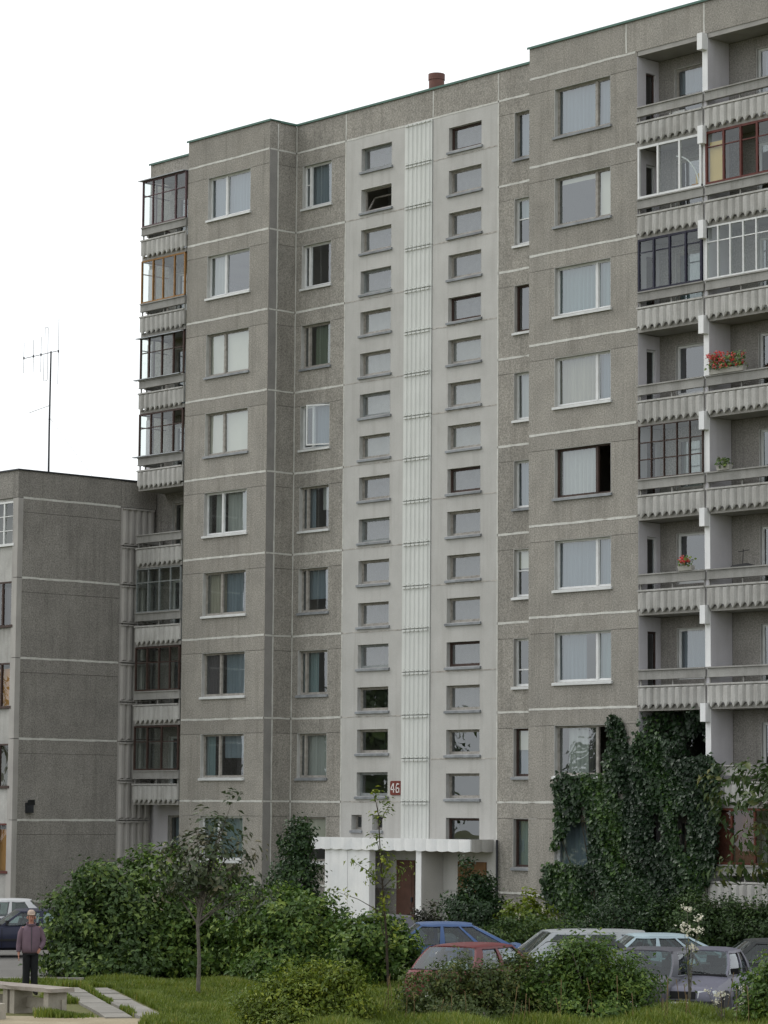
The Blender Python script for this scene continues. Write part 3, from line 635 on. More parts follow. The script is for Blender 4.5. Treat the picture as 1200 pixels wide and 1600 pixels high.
# left end balconies, x -19.85..-17.3, open to the side
LB = {9: dict(m=M_FP, bars=(.24, .46, .76), tr=(.66,)), 8: dict(m=M_FOR, bars=(.27, .5, .76), tr=()), 7: dict(m=M_FB, bars=(.2, .5, .76), tr=(.62,), skip=(3,)), 6: dict(m=M_FB, bars=(.27, .52, .78), tr=(.66,), skip=((3, 1),)),
      4: dict(m=M_FG, bars=(.27, .52, .77), tr=(.68,), fw=.035), 3: dict(m=M_FB, bars=(.27, .54, .78), tr=(.64,)), 2: dict(m=M_FB, bars=(.3, .62), tr=(.64,))}
for k in range(2, 10):
    x0 = -19.85; b, fl = balcony(k, x0, REC)
    o = put('parapet_panel', PMs, b, (x0 - .0, REC - .1, fl)); o.rotation_euler.z = R(-90); o.location = (x0 + .0, REC - .12, fl)
    o = put('railing', RMs, b, (x0 + .02, REC - .12, fl)); o.rotation_euler.z = R(-90)
    c = LB.get(k)
    if c:
        z0, z1 = fl + 1.075, Lz(k) - .16
        if k == 9: z1 = Lz(9) - .02
        glazing(b, x0 + .02, x0 + 2.59, -.02, z0, z1, c['m'], c['bars'], c['tr'], c.get('fw', .055), c.get('skip', ()))
        glazing_side(b, x0 + .03, -.02, REC - .02, z0, z1, c['m'])
    if k in (9, 7):
        m = MB(); zt = Lz(9) - .02 if k == 9 else Lz(k) - .22
        m.add([(x0 - .12, -.16, zt + .0), (x0 + 2.56, -.16, zt), (x0 + 2.56, REC, zt + .1), (x0 - .12, REC, zt + .1), (x0 - .12, -.16, zt + .03), (x0 + 2.56, -.16, zt + .03), (x0 + 2.56, REC, zt + .13), (x0 - .12, REC, zt + .13)], [(0, 1, 5, 4), (4, 5, 6, 7), (1, 2, 6, 5), (3, 0, 4, 7), (0, 3, 2, 1)])
        m.build('rain_hood', M_SHEET, b)
    if k in (7, 6): m = MB(); m.box(x0 - .2, x0 + 2.5, -.17, -.02, fl + 1.071, fl + 1.1); m.build('rain_ledge', M_SHEET, b)
for k in range(1, 10):      # wall behind the left balconies
    m = MB(); m.plate(-21, -17.2, -FH + g, -g, [(-19.4, -17.9, HB - (.9 if k > 1 else 0), HW)], REC, REC + .3); m.build('wall_panel', M_PLAS if k == 1 else M_AGG2, BLD, (0, 0, Lz(k)))
    window(-19.4, -17.9, Lz(k) + HB - (.85 if k > 1 else 0), Lz(k) + HW, REC, (-18.7,), M_FO if k % 2 else M_FW, None, [('c', .1, .5, k % 3)] if k % 3 else None, rev=.1)
    m = MB(); m.box(-21, -20.75, REC - .03, REC - .002, Lz(k) - FH, Lz(k) - .15); m.build('pilaster', M_PLAS, BLD)
# right loggias
RL1 = {8: dict(m=M_FW, bars=(.32, .66), tr=(), skip=(0,), fw=.07), 7: dict(m=M_FN, bars=(.25, .5, .75), tr=(.74,), fw=.065), 5: dict(m=M_FB, bars=(.2, .4, .6, .8), tr=(.36, .68), fw=.025)}
RL2 = {8: dict(m=M_FR, bars=(.27, .52, .76), tr=(.7,), skip=(2,), blinds=[(0, M_YEL, .8)], fw=.07), 7: dict(m=M_FW, bars=(.18, .36, .55, .74), tr=(.7,), fw=.05), 1: dict(m=M_BOARD, bars=(.33, .66), tr=(), blinds=[(0, M_BOARD, 1.0), (1, M_BOARD, 1.0)], fw=.06)}
for k in range(1, 10):
    for x0, dic, col in ((4.6, RL1, 0), (7.28, RL2, 1)):
        b, fl = balcony(k, x0, .95, slab_x=(-.03, 2.53) if col == 0 else (.09, 2.7))
        c = dic.get(k)
        if c: glazing(b, x0 + .02, x0 + (2.54 if col == 0 else 2.6), -.02, fl + 1.075, Lz(k) - .15, c['m'], c['bars'], c['tr'], c['fw'], c.get('skip', ()), c.get('blinds'))
    # loggia back walls and windows
    m = MB(); m.plate(4.58, 7.13, -FH + g, -.15, [(5.22, 6.72, HB, HW)], .95, 1.25); m.build('wall_panel', M_AGG2, BLD, (0, 0, Lz(k)))
    m = MB(); m.plate(7.37, 10.0, -FH + g, -.15, [(8.42, 9.9, HB - .6, HW)], .95, 1.25); m.build('wall_panel', M_AGG2, BLD, (0, 0, Lz(k)))
    fr = M_FW if k in (6, 4, 3, 2) else M_FO
    window(5.22, 6.72, Lz(k) + HB, Lz(k) + HW, .95, (), fr, None, [('c', .0 if k % 2 else .6, 1, (1, 5, 0)[k % 3], .5 if k == 9 else 0)], rev=.08)
    window(8.42, 9.9, Lz(k) + HB - .6, Lz(k) + HW, .95, (9.1,), M_FW, None, [('c', .1, .5, (1, 0, 5)[k % 3])] if k % 2 else None, rev=.08)
    # side wall of the wing facing the loggia, with a narrow glazed door
    m = MB(); m.box(4.561, 4.575, .01, .379, Lz(k - 1), Lz(k) - .15); m.build('corner_plaster', M_PLAS, BLD)
    m = MB(); m.box(4.42, 4.575, .38, .95, Lz(k) - .58, Lz(k) - .16); m.box(4.42, 4.575, .8, .95, Lz(k - 1), Lz(k) - .58); m.build('loggia_side_wall', M_PLAS, BLD)
    m = MB(); m.box(4.45, 4.5, .38, .43, Lz(k - 1), Lz(k) - .58); m.box(4.45, 4.5, .75, .8, Lz(k - 1), Lz(k) - .58); m.box(4.45, 4.5, .43, .75, Lz(k) - .64, Lz(k) - .58)
    d = m.build('balcony_door', M_FB if k % 2 else M_FW, BLD)
    o = put('pane', PANE[M_GL.name], d, (4.475, .43, Lz(k - 1)), R(90), (.32, 1, FH - .64))
    # party wall with its projecting head
    m = MB(); m.box(7.16, 7.36, .015, .95, Lz(k - 1) + .0, Lz(k) - .14); m.build('party_wall', M_PLAS, BLD)
    m = MB(); m.box(7.158, 7.362, .004, .014, Lz(k - 1) + 1.0, Lz(k) - .14); m.build('party_wall_edge', M_WHITE, BLD)
    if k == 1: continue
    m = MB(); m.box(7.15, 7.35, -.22, .01, Lz(k) - .5, Lz(k) + .03 - (.0 if k < 9 else .04)); m.build('bracket', M_WHITE, BLD)
m = MB(); m.box(4.57, 10, .02, .95, Lz(9) - .14, Lz(9) + .1); m.build('loggia_ceiling', M_SOFF, BLD)

# ---- entrance
CZ0, CZ1 = ZB + 1.27, ZB + 1.63
m = MB(); m.box(-10.3, -2.75, .24, REC - .005, CZ0 + .1, CZ1 - .02); can = m.build('canopy', M_STAIR, BLD)
def scallop(W, n, dep=.035):
    m = MB(); p = W / n
    for i in range(n):
        seg = 6
        for j in range(seg):
            a0 = j / seg; a1 = (j + 1) / seg; f = lambda a: .0 - dep * math.sin(math.pi * a) ** .8; h = lambda a: -.03 * math.sin(math.pi * a)
            xa, xb = p * (i + a0), p * (i + a1)
            m.add([(xa, f(a0), h(a0)), (xb, f(a1), h(a1)), (xb, f(a1), .37), (xa, f(a0), .37), (xa, .05, h(a0)), (xb, .05, h(a1)), (xb, .05, .37), (xa, .05, .37)], [(0, 1, 2, 3), (3, 2, 6, 7), (0, 4, 5, 1), (5, 4, 7, 6)])
    m.add([(0, 0, 0), (0, 0, .37), (0, .05, .37), (0, .05, 0), (W, 0, 0), (W, 0, .37), (W, .05, .37), (W, .05, 0)], [(0, 1, 2, 3), (7, 6, 5, 4)]); return m
scallop(7.6, 15).build('scalloped_fascia', M_WHITE, can, (-10.33, .19, CZ0), smooth=.6)
o = scallop(.98, 2).build('scalloped_fascia', M_STAIR, can, (-2.74, .2, CZ0), smooth=.6); o.rotation_euler.z = R(90)  # canopy end greyer than its white front: shade put into the colour
m = MB(); m.box(-9.69, -8.57, .24, REC - .002, 0, CZ0 + .1); m.build('entrance_wall', M_WHITE, BLD); m = MB(); m.box(-8.55, -7.5, .24, .5, 0, CZ0 + .1); m.build('entrance_wall', M_WHITE, BLD)
m = MB(); m.box(-5.28, -5.03, .24, .26, 0, CZ0 + .1); m.build('entrance_pier_lit', M_WHITE, BLD); m = MB(); m.box(-5.28, -5.03, .262, REC - .002, 0, CZ0 + .1); m.build('entrance_pier_shaded', M_STAIR, BLD)  # white front, grey sides: the pier's light and shade set by colour
for x0, x1, mt in ((-7.19, -6.35, M_DOORB), (-4.31, -3.04, M_DOORO)):
    m = MB(); m.box(x0, x1, REC - .05, REC - .004, .12, ZB + .93); d = m.build('entrance_door', mt, BLD)
    for zz in (.35, 1.3): m = MB(); m.box(x0 + .1, x1 - .1, REC - .062, REC - .05, zz, zz + .75); m.build('door_panel', mt, d)
    m = MB(); m.box(x1 - .1, x1 - .05, REC - .1, REC - .062, 1.1, 1.25); m.build('handle', M_METD, d)
m = MB(); m.box(-7.49, -2.62, -.6, REC - .01, -.05, .12); m.build('entrance_step', M_CONC, BLD)
m = MB(); m.tube([(-2.5, REC - .08, 0), (-2.5, REC - .08, CZ1)], .04, 8); m.build('downpipe', M_METD, BLD, smooth=.8)
m = MB(); m.box(-10.03, -7.05, REC + .302, REC + .32, 0, Lz(1)); m.build('lobby_dark_sheet', M_DARK, BLD)  # near-black sheet standing in for the shade inside the lobby
# red clay vent on the roof
m = MB(); n = 20; ring = lambda r, z: [(-8.75 + r * math.cos(2 * math.pi * i / n), 4.2 + r * math.sin(2 * math.pi * i / n), z) for i in range(n)]
m.loft([ring(.27, Lz(9) + .3), ring(.27, ZB + 27.6), ring(.29, ZB + 27.61), ring(.29, ZB + 27.82), ring(.24, ZB + 27.83), ring(.24, ZB + 27.4)], True); m.build('roof_vent', M_VENT, BLD, smooth=.5)
# red house number plate
sg = thing('house_number_sign', 'small red house number plate reading 46 on the stair tower', 'sign', (-7.29, REC - .03, ZB + 3.0))
m = MB(); pts = []
for cx, cz, a0 in ((.2, .08, -90), (.2, .42, 0), (-.2, .42, 90), (-.2, .08, 180)):
    for q in range(5): a = R(a0 + q * 22.5); pts.append((cx + .06 * math.cos(a), cz + .06 * math.sin(a) + .0))
m.loft([[(x, .03, z) for x, z in pts], [(x, 0, z) for x, z in pts]]); m.build('plate', M_RED, sg)
def digit(polys, x, w):
    m = MB()
    for (a, b) in polys: m.bar((a[0], -.008, a[1]), (b[0], -.008, b[1]), w, .014, (0, 1, 0))
    return m.build('digit', M_LET, sg, (x, 0, .1))
digit([((.12, 0), (.12, .3)), ((-.02, .1), (.17, .1)), ((-.015, .1), (.1, .3))], -.2, .03)
digit([((.13, .28), (.05, .28)), ((.05, .3), (.0, .2)), ((.0, .22), (.0, .03)), ((-.01, .015), (.13, .015)), ((.125, .0), (.125, .15)), ((.0, .145), (.13, .145))], .05, .03)

# ================================================================== FIVE STOREY BUILDING ON THE LEFT
LBD = thing('apartment_building', 'lower five storey dark grey panel block with a windowless end wall', 'building', (-20.28, -4.9, 0))
BX, BY, BZ = -20.28, -4.9, ZB - .697
def lp(mb_, name, mat, parent=None, smooth=None): return mb_.build(name, mat, parent or LBD, (20.28, 4.9, 0) if parent is None else (0, 0, 0), smooth)
LLz = lambda k: BZ + FH * k
for k in range(0, 6):
    z0, z1 = (LLz(k - 1), LLz(k)) if k else (0, LLz(0))
    if k: 
        m = MB(); m.box(BX - .3, BX, BY + .22, -.44, z0 + g, z1 - .5 - g); lp(m, 'wall_panel', M_AGG2); m = MB(); m.box(BX - .3, BX, BY + .22, -.44, z1 - .5 + g, z1 - g); lp(m, 'lintel_panel', M_AGG2)
    else: m = MB(); m.box(BX - .3, BX - .02, BY + .22, -.44, -.1, z1 - g); lp(m, 'plinth_panel', M_AGG2)
    s = seam((BX, BY + .22, z1), (BX, -.46, z1), (1, 0, 0), w=.075, parent=LBD); s.location = (20.28, 4.9, 0)
    if k:
        m = MB(); m.box(BX - .3, BX + .015, BY, BY + .215, z0 + .01, z1 - .01); lp(m, 'corner_pilaster', M_RIB2)
m = MB(); m.box(BX - .3, BX + .015, BY, BY + .215, 0, LLz(0) - .01); lp(m, 'corner_pilaster', M_RIB2)
PT2 = LLz(5) + .95
m = MB(); m.box(BX - .3, BX, BY, -.44, LLz(5) + g, PT2); lp(m, 'parapet_panel', M_AGG2); m = MB(); m.box(BX - .3, BX, -.43, REC - .06, LLz(5) + g, PT2 - .02); lp(m, 'parapet_panel', M_AGG2)
m = MB(); m.box(-45, BX - .31, BY, BY + .3, LLz(5) + g, PT2); lp(m, 'parapet_panel', M_AGG2)
m = MB(); m.box(BX - .35, BX + .05, BY - .05, REC - .06, PT2, PT2 + .05); m.box(-45, BX - .35, BY - .05, BY + .35, PT2, PT2 + .05); lp(m, 'coping', M_METD)
m = MB(); m.box(-45, BX - .31, BY + .31, 8, LLz(5), LLz(5) + .2); lp(m, 'roof', M_ROOF); m = MB(); m.box(-45, -21.05, 7.8, 8, 0, LLz(5)); lp(m, 'rear_wall', M_AGG2)
rpl = rib_panel(1.5, 1.4, 5, .09, M_RIB2, .62)
for i in range(10):
    o = put('ribbed_panel', rpl, LBD, (BX - .02 + 20.28, -.42 + 4.9, LLz(5) - 1.4 * (i + 1))); o.rotation_euler.z = R(90)
# front of the left block: glazed loggias between pale parapets
LF = {5: (M_FW, 13.19, 11.66, None), 4: (M_FB, 10.38, 8.81, M_C[4]), 3: (M_FB, 7.54, 5.99, M_OCH), 2: (M_FB, 4.73, 3.23, None), 1: (M_FR, 1.98, .3, M_OCH)}
prev = LLz(5)
for k in range(5, 0, -1):
    fm, zt, zb, bl_ = LF[k]; zt += ZB; zb += ZB
    if prev - zt > .02: m = MB(); m.box(-26, BX - .22, BY + .06, BY + .2, zt, prev - .005); lp(m, 'parapet_panel', M_CONC)
    m = MB(); xs = [-26, -24.6, -23.2, -21.9, -21.15, BX - .24]
    for x in xs: m.box(x - .04, x + .04, BY + .02, BY + .1, zb, zt)
    m.box(-26, BX - .22, BY + .015, BY + .1, zt - .06, zt); m.box(-26, BX - .2, BY - .02, BY + .1, zb - .04, zb + .05)
    if k == 5:
        for q in (.33, .66): m.box(-26, BX - .22, BY + .03, BY + .08, zb + (zt - zb) * q - .015, zb + (zt - zb) * q + .015)
    w = lp(m, 'window', fm)
    for i in range(len(xs) - 1): o = pane(w, xs[i] + .04, xs[i + 1] - .04, zb + .05, zt - .06, BY + .06, M_GLC)
    if bl_: m = MB(); m.box(-23.1, BX - .3, BY + .15, BY + .17, zb + .06, zt - .2); m.build('blind', bl_, w)
    prev = zb - .04
m = MB(); m.box(-26, BX - .22, BY + .06, BY + .2, 0, prev - .005); lp(m, 'parapet_panel', M_CONC)
m = MB(); m.box(-45, BX - .31, BY + 1.5, BY + 1.7, 0, LLz(5)); lp(m, 'loggia_wall', M_INT); m = MB(); m.box(-45, -26.05, BY, BY + .3, 0, LLz(5)); lp(m, 'front_wall', M_AGG2)
for k in range(1, 5): m = MB(); m.box(-26, BX - .31, BY + .21, BY + 1.49, LLz(k) - .2, LLz(k)); lp(m, 'floor_slab', M_SOFF)
m = MB(); m.box(BX, BX + .16, -4.35, -4.1, ZB + 2.35, ZB + 2.7); m.add([(BX + .16, -4.4, ZB + 2.62), (BX + .22, -4.38, ZB + 2.8), (BX + .22, -4.1, ZB + 2.8), (BX + .16, -4.05, ZB + 2.62)], [(0, 1, 2, 3)]); lp(m, 'wall_vent', M_METD)

# television aerial on the lower roof
AX, AY, AZ = -22.6, -2.0, LLz(5) + .2
ant = thing('tv_antenna', 'tall thin television aerial mast with upright rods on the lower roof', 'antenna', (AX, AY, AZ)); top = ZB + 19.0 - AZ
m = MB(); m.tube([(0, 0, 0), (-.02, 0, top * .5), (.0, 0, top + .05)], [.04, .035, .03], 8); m.build('mast', M_METD, ant, smooth=.8)
m = MB(); m.tube([(-1.72, 0, top - .02), (.5, 0, top + .02)], .015, 6); m.build('boom', M_METL, ant)
for x, a, b in ((-1.72, .57, .57), (-1.11, .6, .6), (-.63, .66, .66), (.46, 1.22, 1.22)): m = MB(); m.tube([(x, 0, top - a), (x, 0, top + b)], .010, 5); m.build('rod', M_METL, ant); m = MB(); m.tube([(x, 0, top - .05), (x, 0, top + .04)], .028, 6); m.build('clamp', M_METD, ant)
m = MB(); m.tube([(-.44, 0, top - .03), (-.44, 0, top - .95), (-.42, 0, top - 1.0), (-.22, 0, top - 1.0), (-.2, 0, top - .95), (-.2, 0, top + .93), (-.22, 0, top + .97), (-.38, 0, top + .97), (-.4, 0, top + .93), (-.4, 0, top + .62)], .010, 5); m.build('folded_dipole', M_METL, ant)
m = MB(); m.tube([(-1.3, 0, top - 2.08), (.04, 0, top - 1.93)], .010, 5); m.build('lower_arm', M_METL, ant)
for e in ((-3.4, -1, .3), (2.2, 2.4, -.0), (-.5, 3.5, 0)): m = MB(); m.tube([(0, 0, top - 2.4), e], .004, 4); m.build('guy_wire', M_METL, ant)

# ================================================================== CARS
M_TYRE = surf('tyre_rubber', srgb((34, 34, 34)), None, rough=.9)
M_RIM = surf('wheel_rim', srgb((120, 122, 124)), srgb((96, 98, 100)), 6, .4, metal=.5)
M_TRIM = surf('black_trim', srgb((36, 36, 38)), None, rough=.6)
M_SEAT = surf('car_seat', srgb((62, 60, 60)), srgb((48, 46, 46)), 5, .9)
M_HEAD = surf('headlight_glass', srgb((200, 204, 206)), None, rough=.15, spec=.6)
M_TAIL = surf('tail_light', srgb((150, 30, 26)), None, rough=.2, spec=.6)
M_AMB = surf('indicator_amber', srgb((200, 110, 30)), None, rough=.2, spec=.6)
M_PLATE = surf('number_plate', srgb((220, 220, 214)), None, rough=.5)
M_GCAR = glass('car_glass', (.5, .6, .58), .06, .002)
def paint(name, c, metal=.0): return surf('paint_' + name, srgb(c), srgb(tuple(v * .92 for v in c)),   .8, .45, 0, 0, 0, 0, 0, 0, None, .35, .12, srgb((90, 86, 80)), metal, .12)
KINDS = {  # fractions of the length: windscreen base, windscreen top, rear roof end, rear glass base, boot height
    'sedan': (.19, .05, -.21, -.33, .90), 'liftback': (.21, .06, -.20, -.43, .92), 'hatchback': (.22, .07, -.33, -.455, .86), 'wagon': (.20, .06, -.42, -.475, .84)}
def car(label, loc, yaw, kind, mat, L=4.3, W=1.66, H=1.38, belt=.88, open_door=False, boxy=0.0, bright=False, group=None, parcel=None):
    wb, wt, rt, rb, bz = KINDS[kind]; wb, wt, rt, rb = [q * L for q in (wb, wt, rt, rb)]
    root = thing('parked_car', label, 'car', loc, yaw, group); hw = W / 2
    # lower body, lofted along its length
    st = [(-L / 2, .80, .34, bz - .20), (-L / 2 + .05, .92, .24, bz - .06), (-L / 2 + .16, .96, .22, bz), (rb, .985, .2, belt if kind != 'sedan' else bz + .01), (rt, 1, .2, belt), (0, 1, .2, belt), (wb, .99, .2, belt), (wb + .25, .975, .2, belt - .035), (L / 2 - .35, .94, .22, belt - .13), (L / 2 - .12, .90, .24, belt - .17), (L / 2 - .03, .84, .3, belt - .25), (L / 2, .76, .36, belt - .36)]
    st = sorted({round(s_[0], 3): s_ for s_ in st}.values())
    rings = []
    for x, f, zb, zt in st:
        w = hw * f; h = zt - zb
        half = [(w * .80, zb), (w * .96, zb + h * .12), (w * 1.0, zb + h * .42), (w * .995, zb + h * .62), (w * .965, zb + h * .85), (w * .92, zt - .02), (w * .80, zt + .004), (w * .4, zt + .022)]
        rings.append([(x, y, z) for y, z in half] + [(x, -y, z) for y, z in half[::-1]])
    m = MB(); m.loft(rings); body = m.build('body', mat, root, smooth=.7)
    # wheels and dark arches
    for wx in (L * .32, -L * .295):
        for sd in (-1, 1):
            m = MB(); n = 20; yo = sd * (hw - .02); yi = sd * (hw - .2); rr = .295
            ring = lambda r, y: [(wx + r * math.cos(2 * math.pi * i / n), y, .295 + r * math.sin(2 * math.pi * i / n)) for i in range(n)]
            m.loft([ring(.2, yi), ring(rr, yi), ring(rr, yo - sd * .03), ring(rr - .03, yo), ring(.19, yo)]); wh = m.build('wheel', M_TYRE, root, smooth=.6)
            m = MB(); m.loft([ring(.19, yo - sd * .002), ring(.185, yo + sd * .012), ring(.06, yo + sd * .0), ring(.04, yo + sd * .02)]); m.build('rim', M_RIM, wh, smooth=.6)
            m = MB(); arc = [(wx + .36 * math.cos(math.pi * i / 12), .295 + .36 * math.sin(math.pi * i / 12)) for i in range(13)]; arc = [(wx + .36, .2)] + arc + [(wx - .36, .2)]
            m.loft([[(x, sd * (hw + .004), z) for x, z in arc], [(x, sd * (hw - .1), z) for x, z in arc]]); m.build('wheel_arch', M_TRIM, root)
    # cabin
    yb, yr = hw * .90, hw * (.70 + .06 * boxy); zr = H - .035
    def side(u, v, sd, inset=0.0):
        xb = rb + (wb - rb) * u; xr = rt + (wt - rt) * u; x = xb + (xr - xb) * v; bow = .035 * math.sin(math.pi * v)
        y = yb + (yr - yb) * v + bow - inset; y -= .05 * (2 * u - 1) ** 2; return (x, sd * y, belt - .01 + (zr - belt + .01) * v + (-.0))
    pil = {'sedan': ((0, .16), (.47, .53), (.95, 1)), 'liftback': ((0, .07), (.27, .31), (.58, .63), (.95, 1)), 'hatchback': ((0, .13), (.44, .50), (.94, 1)), 'wagon': ((0, .05), (.27, .32), (.58, .63), (.94, 1))}[kind]
    m = MB()
    def strip(pts_out, pts_in):      # quad strip with thickness
        m.loft([[a, b, d, c] for (a, b), (c, d) in zip(pts_out, pts_in)])
    NV = 5
    for sd in (-1, 1):
        for u0, u1 in pil:
            o_ = [(side(u0, v / NV, sd), side(u1, v / NV, sd)) for v in range(NV + 1)]; i_ = [(side(u0, v / NV, sd, .05), side(u1, v / NV, sd, .05)) for v in range(NV + 1)]; strip(o_, i_)
        NU = 10
        for v0, v1 in ((0, .06), (.9, 1.0)):
            o_ = [(side(u / NU, v0, sd), side(u / NU, v1, sd)) for u in range(NU + 1)]; i_ = [(side(u / NU, v0, sd, .05), side(u / NU, v1, sd, .05)) for u in range(NU + 1)]; strip(o_, i_)
    m.build('cabin_frame', mat, root, smooth=.7)
    # roof skin
    m = MB(); nx, ny = 12, 14; tops = []; 
    for lay in (0, -.03):
        for i in range(nx + 1):
            for j in range(ny + 1):
                u = i / nx; t = 2 * j / ny - 1; a = side(u, 1, 1); x = a[0] + (.07 * (1 - t * t)) * (u * 2 - 1 if abs(u * 2 - 1) > .7 else 0)
                m.v.append((x, t * a[1], zr + .005 + .045 * (1 - t ** 4) - .03 * (2 * u - 1) ** 4 + lay))
    o2 = (nx + 1) * (ny + 1); idx = lambda i, j: i * (ny + 1) + j
    for i in range(nx):
        for j in range(ny): m.f.append((idx(i, j), idx(i + 1, j), idx(i + 1, j + 1), idx(i, j + 1))); m.f.append((o2 + idx(i, j), o2 + idx(i, j + 1), o2 + idx(i + 1, j + 1), o2 + idx(i + 1, j)))
    for i in range(nx):
        for j in (0, ny): m.f.append((idx(i, j), idx(i + 1, j), o2 + idx(i + 1, j), o2 + idx(i, j)))
    for j in range(ny):
        for i in (0, nx): m.f.append((idx(i, j), idx(i, j + 1), o2 + idx(i, j + 1), o2 + idx(i, j)))
    m.build('roof', mat, root, smooth=1.2)
    # windscreen and rear window
    for u, nm in ((1, 'windscreen'), (0, 'rear_window')):
        m = MB(); ny = 8; nv = 4; s_ = 1 if u else -1
        for v in range(nv + 1):
            vv = .03 + .93 * v / nv; a = side(u, vv, 1)
            for j in range(ny + 1): t = (2 * j / ny - 1); m.v.append((a[0] + s_ * .03 * (1 - t * t), t * (a[1] - .035), a[2] + .0 + .03 * vv * (1 - t ** 2)))
        for v in range(nv):
            for j in range(ny): m.f.append((v * (ny + 1) + j, v * (ny + 1) + j + 1, (v + 1) * (ny + 1) + j + 1, (v + 1) * (ny + 1) + j))
        g_ = m.build(nm, M_GCAR, root, smooth=1.0)
        m = MB(); a, b = side(u, .03, 1), side(u, .03, -1); m.tube([(a[0] + s_ * .0, a[1], a[2]), (a[0] + s_ * .035, 0, a[2]), (b[0], b[1], b[2])], .022, 5); m.build('window_seal', M_TRIM, g_)
    # side windows
    for sd in (-1, 1):
        for (a, b) in zip(pil[:-1], pil[1:]):
            m = MB(); u0, u1 = a[1], b[0]
            for v in range(5):
                for uu in range(3): m.v.append(side(u0 + (u1 - u0) * uu / 2, .06 + .84 * v / 4, sd, .022))
            for v in range(4):
                for uu in range(2): m.f.append((v * 3 + uu, v * 3 + uu + 1, v * 3 + uu + 4, v * 3 + uu + 3))
            sw = m.build('side_window', M_GCAR, root, smooth=1.0)
            m = MB()
            e = [side(u0, .06, sd, .012), side(u1, .06, sd, .012), side(u1, .9, sd, .012), side(u0, .9, sd, .012)]
            for q in range(4): m.bar(e[q], e[(q + 1) % 4], .022, .022)
            m.build('window_seal', M_SHEET if bright else M_TRIM, sw)
    # seats, dashboard
    for x, n_ in ((.02 * L, 2), (-.2 * L, 3)):
        for i in range(n_):
            y = (i - (n_ - 1) / 2) * (.72 if n_ == 2 else .48); m = MB()
            sec = lambda w, d, z, dx: [(x + dx - d, y - w, z), (x + dx + d, y - w, z), (x + dx + d, y + w, z), (x + dx - d, y + w, z)]
            if x < rb + .4: break
            m.loft([sec(.24, .09, .5, .04), sec(.25, .08, .8, 0), sec(.2, .06, 1.02, -.05)]); m.loft([sec(.05, .02, 1.0, -.06), sec(.05, .02, 1.06, -.07)]); m.loft([sec(.12, .05, 1.06, -.07), sec(.11, .04, 1.2, -.09)]); m.build('seat', M_SEAT, root)
    m = MB(); m.box(wb - .3, wb + .05, -hw * .8, hw * .8, belt - .1, belt + .05); m.build('dashboard', M_TRIM, root)
    # bumpers, lamps, plates, mirrors, handles
    for s_, e in ((1, 'front'), (-1, 'rear')):
        m = MB(); xo = s_ * L / 2; a = [(xo - s_ * .5, hw * .99), (xo - s_ * .12, hw * .97), (xo + s_ * .03, hw * .84), (xo + s_ * .08, 0)]
        a += [(x, -y) for x, y in a[-2::-1]]
        m.loft([[(x, y, .36), (x - s_ * .02, y * 1.005, .48), (x - s_ * .08, y * .96, .5), (x - s_ * .08, y * .96, .34)] for x, y in a]); m.build('bumper', M_TRIM if boxy else mat, root, smooth=.7)
        for sd in (-1, 1):
            m = MB(); zz = belt - .34 if s_ > 0 else bz - .32; xx = xo - s_ * .05; m.loft([[(xx - s_ * .06, sd * hw * .50, zz), (xx - s_ * .1, sd * hw * .9, zz), (xx - s_ * .12, sd * hw * .9, zz + .14), (xx - s_ * .1, sd * hw * .50, zz + .14)], [(xx + s_ * .05, sd * hw * .50, zz), (xx - s_ * .03, sd * hw * .86, zz), (xx - s_ * .06, sd * hw * .86, zz + .13), (xx + s_ * .02, sd * hw * .5, zz + .13)]]); m.build('headlight' if s_ > 0 else 'tail_light', M_HEAD if s_ > 0 else M_TAIL, root)
        m = MB(); m.box(min(xo + s_ * .085, xo + s_ * .1), max(xo + s_ * .085, xo + s_ * .1), -.26, .26, .36, .47); m.build('number_plate', M_PLATE, root)
    m = MB(); m.box(L / 2 - .06, L / 2 + .01, -hw * .45, hw * .45, belt - .36, belt - .22); m.build('grille', M_TRIM, root)
    for sd in (-1, 1):
        m = MB(); p = side(.93, .12, sd); m.loft([[(p[0] + .02, p[1] + sd * .02, p[2]), (p[0] + .06, p[1] + sd * .02, p[2] + .1), (p[0] - .02, p[1] + sd * .02, p[2] + .1)], [(p[0] + .0, p[1] + sd * .18, p[2] + .0), (p[0] + .05, p[1] + sd * .18, p[2] + .12), (p[0] - .05, p[1] + sd * .18, p[2] + .12)]]); m.build('wing_mirror', M_TRIM, root)
        for u in (.55, .22):
            p = side(u, 0, sd); m = MB(); m.box(p[0] - .09, p[0] + .09, min(p[1] * 1.09, p[1] * 1.12), max(p[1] * 1.09, p[1] * 1.12), belt - .14, belt - .1); m.build('door_handle', M_TRIM, root)
        m = MB(); m.box(-L * .18, L * .2, min(sd * (hw - .003), sd * (hw + .018)), max(sd * (hw - .003), sd * (hw + .018)), .45, .51); m.build('side_moulding', M_TRIM, root)
    for sd in (-1, 1):       # door shut lines
        for u in ((pil[1][0] + pil[1][1]) / 2, (pil[2][0] + pil[2][1]) / 2 if len(pil) > 3 else .14, .97):
            p = side(u, 0, sd); m = MB(); m.tube([(p[0], sd * hw * .925, belt - .03), (p[0], sd * hw * .968, belt - .1), (p[0], sd * hw * 1.0, .6), (p[0], sd * hw * 1.0, .42), (p[0], sd * hw * .965, .3)], .007, 4); m.build('door_gap', M_TRIM, root)
    a = side(1, .05, 1); m = MB()
    for y in (-.1, .45): m.tube([(a[0] + .07, y, a[2] + .02), (a[0] - .02, y - .25, a[2] + .06), (a[0] - .04, y - .5, a[2] + .07)], .008, 4)
    m.build('wipers', M_TRIM, root)['kind'] = 'stuff'
